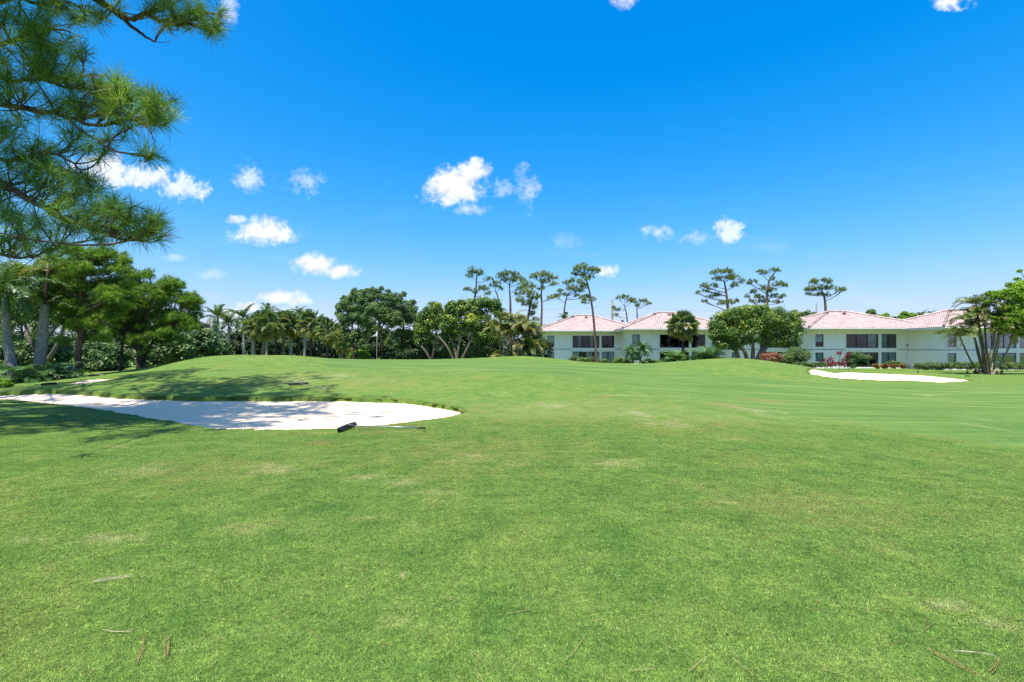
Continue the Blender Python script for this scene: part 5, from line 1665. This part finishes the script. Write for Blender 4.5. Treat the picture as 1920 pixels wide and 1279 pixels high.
# ------------------------------------------------------------------ the near pine whose boughs hang into the view
def needle_tuft(name, n=95, L=.25, w=.0042, tint=.5):
    """one shoot: long needles fanning forward round +Z"""
    mb = MB()
    d = unit(rng.normal(size=(n, 3)) * np.array([1, 1, .75]) + np.array([0, 0, .55]))
    l = L * rng.uniform(.72, 1.08, n)[:, None]
    side = unit(np.cross(d, rng.normal(size=(n, 3)))) * w * .5
    base = d * .012 + np.array([0, 0, 1]) * rng.uniform(-.11, .05, n)[:, None]
    m = base + d * l * .55
    e = m + unit(d + rng.normal(0, .10, (n, 3)) + np.array([0, 0, -.05])) * l * .45
    v = np.stack([base - side * .8, base + side * .8, m + side, m - side, e], 1).reshape(-1, 3)
    i = np.arange(n)[:, None] * 5
    t = np.clip(tint + rng.normal(0, .14, n), 0, 1)
    mb.add(v, np.concatenate([i + np.array([[0, 1, 2]]), i + np.array([[0, 2, 3]]), i + np.array([[3, 2, 4]])]), 0, np.repeat(t, 5))
    mb.tube([(0, 0, -.16), (0, 0, .03)], [.010, .015], 5, 1)
    return mb.mesh(name, [M['pine_leaf'], M['pine_bark']])


TUFTS = [needle_tuft('needle_tuft', int(n), L, .0075, t) for n, L, t in ((70, .40, .48), (60, .42, .75), (75, .38, .38), (55, .36, .92), (66, .40, .28))]
THIN = needle_tuft('needle_tuft_sparse', 30, .36, .0085, .55)
DEAD = needle_tuft('needle_tuft_dry', 40, .36, .0085, 1.0)
DEAD.materials[0] = bpy.data.materials['pine_straw']


def twig_path(a, b):
    L = np.linalg.norm(b - a)
    return bez(a, (a + b) / 2 + rng.normal(0, .12, 3) * L + np.array([0, 0, -.10 * L]), b, 5)


DS = 1.95      # depth of the boughs


def near_pine():
    base = np.array([-13.4, 11.2, 0.0])
    base[2] = gz(base[0], base[1])
    root = empty('pine_tree', base)
    tp = spline([base, base + (.05, .1, 5), base + (-.1, .3, 10), base + (.1, .2, 15), base + (.3, .4, 19)], 6)
    tb = MB()
    tb.tube(tp - base, np.linspace(.30, .06, len(tp)), 12)
    tb.build('trunk', M['pine_bark'], root, True)

    def stem_at(z):
        return np.array([np.interp(z, tp[:, 2], tp[:, i]) for i in range(3)])
    # boughs: pixel, depth along each; start at the trunk
    B = [
        (7.6, [(30, -140, 6.3), (130, -60, 6.0), (190, 0, 5.9), (225, 30, 5.9), (262, 62, 5.9), (291, 78, 5.9)], .085),
        (7.4, [(60, -90, 6.2), (225, 28, 5.9), (275, 27, 5.8), (318, 46, 5.8), (352, 42, 5.7), (392, 25, 5.7), (418, 45, 5.6)], .05),
        (6.9, [(-150, -90, 6.2), (-20, -30, 5.8), (70, 8, 5.6), (110, 2, 5.5), (170, 22, 5.5), (205, 40, 5.5)], .045),
        (6.0, [(-300, 80, 6.4), (-120, 60, 5.8), (-20, 85, 5.4), (40, 70, 5.2), (90, 55, 5.1), (130, 60, 5.1)], .06),
        (5.6, [(-300, 190, 6.4), (-120, 170, 5.8), (0, 195, 5.3), (60, 205, 5.1), (120, 217, 5.0), (180, 235, 4.9), (240, 222, 4.9), (300, 235, 4.9)], .06),
        (5.0, [(120, 217, 5.0), (150, 243, 4.9), (180, 262, 4.9), (215, 283, 4.8), (255, 290, 4.8), (288, 293, 4.8)], .02),
        (4.6, [(-300, 320, 6.2), (-120, 315, 5.7), (0, 345, 5.2), (50, 372, 5.0), (110, 405, 4.9), (170, 424, 4.8), (220, 445, 4.8), (275, 452, 4.8)], .075),
        (4.8, [(-260, 280, 6.0), (-80, 270, 5.5), (10, 300, 5.2), (40, 295, 5.1), (80, 285, 5.0), (130, 300, 5.0), (160, 330, 4.9)], .045),
        (3.9, [(-260, 420, 6.2), (-120, 430, 5.6), (-20, 470, 5.2), (40, 483, 5.0), (100, 470, 4.9), (140, 455, 4.9)], .04),
        (5.3, [(-280, 130, 6.2), (-100, 120, 5.6), (20, 150, 5.3), (80, 150, 5.2), (140, 165, 5.1), (160, 110, 5.1)], .04),
    ]
    nodes = []
    for zt, pts, r in B:
        P_ = [at(a, b, d * DS) for a, b, d in pts]
        if pts[0][0] < 60:
            P_.insert(0, stem_at(base[2] + zt * 1.75))
        path = spline(P_, 6)
        path[1:-1] += rng.normal(0, .014, (len(path) - 2, 3))
        nodes.append(path)
        mb = MB()
        mb.tube(path - base, np.linspace(r * 1.35, max(.016, r * .22), len(path)), 8)
        mb.build('bough', M['pine_bark'], root, True)
    allp = np.vstack(nodes)
    # where the needles are: ellipses in the view, with depth and number of shoots
    E = [(345, 18, 70, 22, 5.75, 34), (400, 42, 28, 26, 5.65, 16), (300, 12, 34, 16, 5.8, 9), (330, 52, 40, 14, 5.75, 9), (165, 32, 45, 20, 5.5, 18), (90, 12, 40, 16, 5.5, 14), (200, 10, 30, 12, 5.6, 6), (150, 100, 14, 14, 5.1, 6),
         (40, 45, 55, 38, 5.1, 34), (40, 105, 55, 40, 5.1, 36), (100, 70, 36, 30, 5.1, 16), (110, 120, 40, 26, 5.0, 18), (150, 150, 36, 22, 5.0, 18), (30, 165, 45, 30, 5.1, 20),
         (205, 165, 40, 22, 4.95, 20), (240, 195, 50, 26, 4.9, 24), (295, 190, 36, 20, 4.9, 14), (310, 222, 34, 24, 4.85, 18), (180, 200, 44, 24, 5.0, 18), (110, 200, 40, 22, 5.1, 14), (240, 235, 30, 14, 4.9, 7), (190, 290, 14, 9, 4.9, 4), (272, 288, 16, 12, 4.8, 5), (140, 262, 40, 20, 4.95, 12), (210, 262, 22, 10, 4.9, 4),
         (40, 240, 55, 26, 5.2, 20), (60, 285, 55, 24, 5.1, 20), (90, 325, 45, 26, 5.0, 22), (130, 345, 40, 26, 4.95, 18), (165, 350, 28, 20, 4.9, 10), (30, 325, 40, 26, 5.2, 14), (30, 380, 45, 24, 5.0, 14),
         (225, 395, 36, 18, 4.8, 16), (265, 420, 38, 18, 4.8, 18), (285, 440, 24, 20, 4.8, 11), (180, 400, 40, 20, 4.85, 14), (120, 385, 36, 16, 4.9, 10), (210, 440, 46, 16, 4.8, 14), (130, 430, 40, 18, 4.9, 11), (60, 430, 50, 24, 5.0, 18), (30, 465, 45, 20, 5.0, 14), (110, 465, 34, 12, 4.9, 7), (-30, 300, 50, 180, 5.4, 60), (-40, 80, 60, 100, 5.4, 40)]
    tw = MB()
    rest_p, n_obj = [], 0
    for (cx, cy, rx, ry, Y, n) in E:
        Y, n = Y * DS, int(n * .70 + .5)
        dep = max(rx, ry) * px_m(Y) * 1.15
        a = rng.uniform(0, 2 * np.pi, n)
        rr = np.sqrt(rng.random(n))
        for k in range(n):
            yy = Y + rng.normal(0, .5) * dep
            p = at(cx + rx * rr[k] * math.cos(a[k]), cy + ry * rr[k] * math.sin(a[k]), yy)
            src = nearest(allp, p - np.array([.36, -.1, .1]))
            path = twig_path(src, p)
            ll = np.linalg.norm(p - src)
            tw.tube(path - base, np.linspace(min(.024, .010 + .008 * ll), .009, 5), 5)
            d = unit(unit(p - path[3]) * .8 + np.array([.1, -.05, .55]) + rng.normal(0, .25, 3))
            q = Vector(d).to_track_quat('Z', 'Y').to_matrix().to_4x4()
            m = Matrix.Translation(Vector(p - base)) @ q @ Matrix.Rotation(rng.uniform(0, 6.28), 4, 'Z') @ Matrix.Scale(rng.uniform(.78, 1.12), 4)
            low = cy > 250  # lower shoots draw darker tints: shade of the boughs above, put into colour
            me = THIN if rng.random() < .10 else (DEAD if rng.random() < .03 else TUFTS[rng.choice(5, p=[.25, .2, .25, .05, .25] if low else [.24, .28, .16, .2, .12])])
            ok = cx > -20 and n_obj < 298 and rng.random() < .62
            if ok:
                n_obj += 1
                link('needle_tuft', me, root, m)
            else:
                rest_p.append((me, m))
    # bare side twigs
    for k in range(70):
        p = allp[rng.integers(len(allp))]
        d = rng.normal(0, .18, 3) + np.array([.06, 0, -.04])
        tw.tube(twig_path(p, p + d) - base, np.linspace(.012, .005, 5), 4)
    tw.build('twigs', M['pine_bark'], root)['kind'] = 'stuff'
    # the other shoots, and the crown above the view, as one part
    mb = MB()
    cache = {}
    for me, m in rest_p:
        if me.name not in cache:
            v = np.empty(len(me.vertices) * 3)
            me.vertices.foreach_get('co', v)
            f = np.array([p.vertices[:] for p in me.polygons if len(p.vertices) == 3])
            t = np.empty(len(me.vertices))
            me.attributes['tint'].data.foreach_get('value', t)
            cache[me.name] = (v.reshape(-1, 3), f, t)
        v, f, t = cache[me.name]
        A = np.array(m)
        mb.add(v @ A[:3, :3].T + A[:3, 3], f, 0, t)
    o = mb.build('needles', M['pine_leaf'], root)
    o['kind'] = 'stuff'
    # upper limbs and crown
    lm, cr = MB(), MB()
    ends = []
    for z in np.linspace(9.5, 19, 34):
        az = rng.uniform(0, 6.28)
        L = (1 - ((z - 13) / 8) ** 2) * 4.6 + .6
        ends.append((z, stem_at(base[2] + z) + np.array([math.cos(az) * L, math.sin(az) * L, rng.uniform(.3, 1.6)])))
    for k in range(46):     # long limbs reaching over the bunker and the bank, above the view
        e = np.array([rng.uniform(-13.5, -5.8), rng.uniform(6.5, 12.5), 0])
        e[2] = max(10.0, 1.9 + .80 * e[1]) + rng.uniform(0, 3.5)
        ends.append((e[2] - rng.uniform(.5, 2), e))
    for k in range(15):
        e = np.array([rng.uniform(-17, -10.5), rng.uniform(12.5, 17.5), 0])
        e[2] = 1.9 + .79 * e[1] + rng.uniform(0, 2.6)
        ends.append((e[2] - rng.uniform(1, 3), e))
    for z, e in ends:
        s = stem_at(base[2] + min(z, 19))
        if e[2] < 1.6 + .80 * max(e[1], .1) and e[0] > -1.15 * e[1]:
            e[2] = 1.6 + .80 * e[1] + rng.uniform(.3, 1.5)
        path = bez(s, (s + e) / 2 - np.array([0, 0, .3]), e, 8)
        lm.tube(path - base, np.linspace(.07, .015, 8), 6)
        for q in range(7):
            p0 = path[rng.integers(3, 8)]
            tip = p0 + rng.normal(0, .62, 3) * np.array([1, 1, .45])
            bad = tip[2] < 2.2 + .75 * tip[1] and tip[0] > -1.08 * tip[1]
            if bad:
                continue
            lm.tube(twig_path(p0, tip) - base, np.linspace(.018, .006, 5), 4)
            c = tip + rng.normal(0, .2, (5, 3))
            bad = (c[:, 2] < 2.1 + .74 * c[:, 1]) & (c[:, 0] > -1.08 * c[:, 1])
            c = c[~bad]
            if len(c):
                puff_tufts(cr, c - base, .40, 40, .04, np.clip(rng.normal(.5, .15, len(c)), 0, 1), 0)
    lm.build('limbs', M['pine_bark'], root, True)
    cr.build('crown', M['pine_leaf'], root)
    tag(root, 'tall pine whose long-needled boughs hang into view in the upper corner', 'tree')


near_pine()


def shade_pine(x, y, H, z0, Rc, n, label, seed_dirs=None):
    """a tall pine standing just outside the view, next to the bunker; its crown shades the sand"""
    base = np.array([x, y, gz(x, y)])
    root = empty('pine_tree', base)
    tp = spline([(0, 0, 0), (.1, .1, H * .35), (-.1, .2, H * .7), (.1, .1, H)], 6)
    tb = MB()
    tb.tube(tp, np.linspace(.3, .07, len(tp)), 10)
    tb.build('trunk', M['pine_bark'], root, True)
    lm, cr = MB(), MB()
    for i, z in enumerate(np.linspace(z0, H - .4, n)):
        az = i * 2.4 + rng.normal(0, .3)
        f = (z - z0) / (H - z0)
        L = Rc * (1.05 - .75 * f) * rng.uniform(.75, 1.1)
        s = np.array([np.interp(z, tp[:, 2], tp[:, k]) for k in range(3)])
        e = s + np.array([math.cos(az) * L, math.sin(az) * L, rng.uniform(.2, 1.2)])
        w = e + base
        if w[2] < 2.2 + .745 * w[1] and w[0] > -1.085 * w[1]:
            continue
        path = bez(s, (s + e) / 2 - np.array([0, 0, .35]), e, 9)
        lm.tube(path, np.linspace(.075, .015, 9), 6)
        for q in range(9):
            p0 = path[rng.integers(3, 9)]
            tip = p0 + rng.normal(0, .75, 3) * np.array([1, 1, .45])
            lm.tube(twig_path(p0, tip), np.linspace(.018, .006, 5), 4)
            m = 5
            c = tip + rng.normal(0, .16, (m, 3))
            cw = c + base
            c = c[~((cw[:, 2] < 1.9 + .735 * cw[:, 1]) & (cw[:, 0] > -1.07 * cw[:, 1]))]
            if len(c):
                puff_tufts(cr, c, .36, 40, .045, np.clip(rng.normal(.5, .15, len(c)), 0, 1), 0)
    lm.build('limbs', M['pine_bark'], root, True)
    cr.build('crown', M['pine_leaf'], root)
    tag(root, label, 'tree')


shade_pine(-20.0, 16.2, 21, 8.5, 5.5, 44, 'tall pine standing beside the long bunker and shading its sand')
shade_pine(-12.2, 7.5, 17, 8.0, 4.2, 26, 'tall pine shading the turf before the long bunker')


# ------------------------------------------------------------------ course furniture
M['rubber'] = plain('black_plastic', (.018, .018, .020), .5, .4, .2, 10)
M['alu'] = plain('worn_handle', (.23, .24, .25), .4, .5, .2, 8, .6)
M['white_paint'] = plain('white_flagstick', (.52, .51, .46), .5, .4, .06, 4)
M['flag'] = plain('white_flag', (.74, .77, .82), .8, .1, .05, 4)
M['flag_mark'] = plain('blue_flag_mark', (.05, .11, .33), .8, .1, .1, 4)
M['black_metal'] = plain('black_lamp_metal', (.02, .02, .02), .5, .4, .2, 6)


def rake(label, head, tail, hl=.66, Lh=None, tilt=.10):
    """bunker rake lying on the ground: head bar with teeth, socket and handle; head and tail are ground points"""
    h, t = np.array(head), np.array(tail)
    L = np.linalg.norm(t - h)
    az = math.atan2(t[1] - h[1], t[0] - h[0])
    z0, z1 = gz(*h), gz(*t)
    root = empty('bunker_rake', (h[0], h[1], z0), az)
    mb = MB()
    n = 15
    yy = np.linspace(-hl / 2, hl / 2, n)
    zz = .075 + .012 * np.cos(yy / hl * np.pi)
    mb.tube(np.stack([.0 * yy, yy, zz], 1), [.022] + [.033] * (n - 2) + [.022], 8)
    mb.tube(np.stack([.02 + 0 * yy, yy * .98, zz - .03], 1), .026, 6)
    for y in np.linspace(-hl / 2 + .03, hl / 2 - .03, 16):
        mb.tube([(.0, y, .06), (-.015, y, .028), (-.022, y, -.004)], [.012, .010, .005], 5)
    mb.build('rake_head', M['rubber'], root, True)
    sk = MB()
    sk.tube([(.0, 0, .085), (.10, 0, .085), (.17, 0, .082)], [.03, .024, .019], 8)
    sk.build('socket', M['rubber'], root, True)
    hd = MB()
    e = z1 - z0
    pts = np.array([(.15, 0, .082), (L * .55, 0, .075 + e * .55), (L, 0, .06 + e)])
    hd.tube(pts, .0135, 8)
    hd.build('handle', M['alu'], root, True)
    gp = MB()
    d = pts[2] - pts[1]
    d /= np.linalg.norm(d)
    gp.tube([pts[2] - d * .16, pts[2] + d * .01], .017, 8)
    gp.build('grip', M['rubber'], root, True)
    tag(root, label, 'rake', 'bunker rakes')


def hp(px, py):
    return hits([(px, py)])[0]


rake('bunker rake lying on the near rim of the large bunker, handle level', hp(651, 806), hp(797, 808.5), .78)
rake('bunker rake lying on the sunny bank above the large bunker', hp(560, 723), hp(617, 733), .80)
rake('bunker rake lying near the foot of the frond clump', hp(92, 722.5), hp(66, 724.5), .7)
rake('bunker rake lying above the small sliver of sand', hp(176, 706), hp(198, 704.5), .7)
rake('bunker rake lying on the grass behind the far bunker', hp(1721, 698.6), hp(1742, 699.4), .7)
rake('bunker rake lying at the tip of the far bunker below the palm clump', hp(1814, 706.2), hp(1838, 707.6), .7)


def flagstick():
    x, y = hp(706.5, 675.0)
    z = gz(x, y)
    root = empty('golf_flag', (x, y, z))
    p = MB()
    p.tube([(0, 0, -.05), (0, 0, 1.0), (.03, 0, 2.18)], [.012, .011, .010], 8)
    p.build('flagstick', M['white_paint'], root, True)
    top = np.array([.03, 0, 2.16])
    nu, nv = 10, 8
    V = []
    for j in range(nv):
        for i in range(nu):
            u, v = i / (nu - 1), j / (nv - 1)
            a = np.array([-.52 * u * (.35 + .65 * v), .06 * math.sin(u * 5 + v * 2) * u, -.40 * v - .34 * u * (1 - v) - .05 * u])
            V.append(top + a)
    V = np.array(V)
    I, J = np.meshgrid(np.arange(nu - 1), np.arange(nv - 1))
    a = (J * nu + I).ravel()
    F = np.stack([a, a + 1, a + nu + 1, a + nu], 1)
    f = MB()
    f.add(V, F)
    o = f.build('flag', M['flag'], root, True)
    md = o.modifiers.new('cloth', 'SOLIDIFY')
    md.thickness = .004
    mk = MB()
    sel = [(j * nu + i) for j in range(2, 6) for i in range(2, 6)]
    k = [r for r in range(len(F)) if all(int(q) in sel for q in F[r])]
    V2 = V + np.array([0, -.007, 0])
    mk.add(V2, F[k])
    mk.build('emblem', M['flag_mark'], o)
    tag(root, 'white golf flag with a dark blue mark hanging from its pale stick', 'flag')


flagstick()


def landscape_light():
    x, y = hp(1813, 701)
    z = gz(x, y)
    root = empty('landscape_light', (x, y, z))
    a = MB()
    a.tube([(0, 0, -.05), (0, 0, .78)], .035, 8)
    a.build('post', M['black_metal'], root, True)
    h = MB()
    h.tube([(0, 0, .76), (0, 0, .80), (0, 0, .93), (0, 0, .99)], [.05, .11, .10, .03], 10)
    h.build('lamp_head', M['grey_metal'], root, True)
    tag(root, 'short black landscape light on a post beside the palm clump', 'garden light')


landscape_light()


def utility_pole(label, px, top, Y, r, arms=(), wires=None):
    b = at(px, 660, Y)
    b[2] = gz(b[0], Y) - .1
    root = empty('utility_pole', b)
    t = at(px, top, Y)[2] - b[2]
    p = MB()
    p.tube([(0, 0, 0), (0, 0, t * .5), (0, 0, t)], [r * 1.35, r * 1.15, r], 10)
    p.build('pole', M['concrete'], root, True)
    for ay in arms:
        z = at(px, ay, Y)[2] - b[2]
        a = MB()
        a.tube([(0, 0, z), (-.35, 0, z + .08), (-1.0, 0, z + .10)], .045, 6)
        for k in range(5):
            a.tube([(-.35 - .12 * k, 0, z + .05), (-.35 - .12 * k, 0, z + .17)], [.10, .06], 8)
        a.build('insulator', M['grey_metal'], root, True)
    tag(root, label, 'utility pole')
    return b


M['wire'] = plain('power_wire', (.25, .27, .30), .6, .3, .1, 2)
utility_pole('tall concrete utility pole with three insulators behind the pink roofs', 1148, 560.5, 125, .24, (574, 588, 602))
utility_pole('short pole top showing behind the ridge of the middle villa roof', 1531, 569, 130, .2)
utility_pole('thin pole top peeping above the crowns of the palm row', 547.5, 576, 130, .1)
for k_, (y0, y1, y2, lb_) in enumerate(((579, 573, 586, 'upper power wire crossing the sky behind the pine trunks'), (593, 588, 600, 'middle power wire crossing the sky behind the pine trunks'), (607, 602, 610, 'lowest power wire crossing just above the pink roofs'))):
    A_, B_, C_ = at(940, y0, 125), at(1144, y1, 125), at(1540, y2, 125)
    w = MB()
    for p, q in ((A_, B_), (B_, C_)):
        t_ = np.linspace(0, 1, 14)[:, None]
        w.tube(p + (q - p) * t_ + np.array([0, 0, -1.0]) * (t_ * (1 - t_)) * 2.2, .028, 5)
    tag(w.build('power_wire', M['wire'], None, True, False), lb_, 'wire', 'power wires between the poles')

# a few long bundles of needles on the turf that stand out
M['straw'] = plain('dry_needles', (.30, .17, .08), .7, .2, .3, 40)
M['straw_pale'] = plain('bleached_needles', (.42, .36, .26), .7, .2, .3, 40)


def needle_bundle(label, a, b, mat, n=4):
    p, q = hp(*a), hp(*b)
    p3, q3 = np.array([*p, gz(*p) + .03]), np.array([*q, gz(*q) + .03])
    root = MB()
    for k in range(n):
        o1, o2 = rng.normal(0, .003, 3), rng.normal(0, .008, 3)
        m = (p3 + q3) / 2 + rng.normal(0, .012, 3) + np.array([0, 0, .006])
        root.tube(bez(o1, m - p3, q3 - p3 + o2, 6), np.linspace(.0014, .0008, 6), 4)
    o = root.build('fallen_needles', M[mat], None, False, False)
    o.location = p3
    tag(o, label, 'pine needles', 'fallen needle bundles on the near turf')


needle_bundle('pale bleached needle strip lying nearly level on the turf', (174, 1099), (246, 1087), 'straw_pale', 6)
needle_bundle('brown needle bundle standing the more upright of a pair', (258, 1254), (272, 1201), 'straw', 3)
needle_bundle('brown needle bundle crossed by a short thin needle', (312, 1243), (317, 1200), 'straw', 4)
needle_bundle('thin tan needle lying level above the crossed pair', (195, 1190), (250, 1193), 'straw_pale', 2)
needle_bundle('long orange needle slanting down to the lower picture edge', (1740, 1226), (1838, 1277), 'straw', 3)
needle_bundle('tan needle lying level above the long orange one', (1790, 1232), (1872, 1243), 'straw_pale', 2)
needle_bundle('short tan needle meeting the level one at a corner', (1872, 1243), (1862, 1272), 'straw', 2)
needle_bundle('needle at the lower edge just left of centre', (45, 1279), (51, 1253), 'straw', 2) if False else None
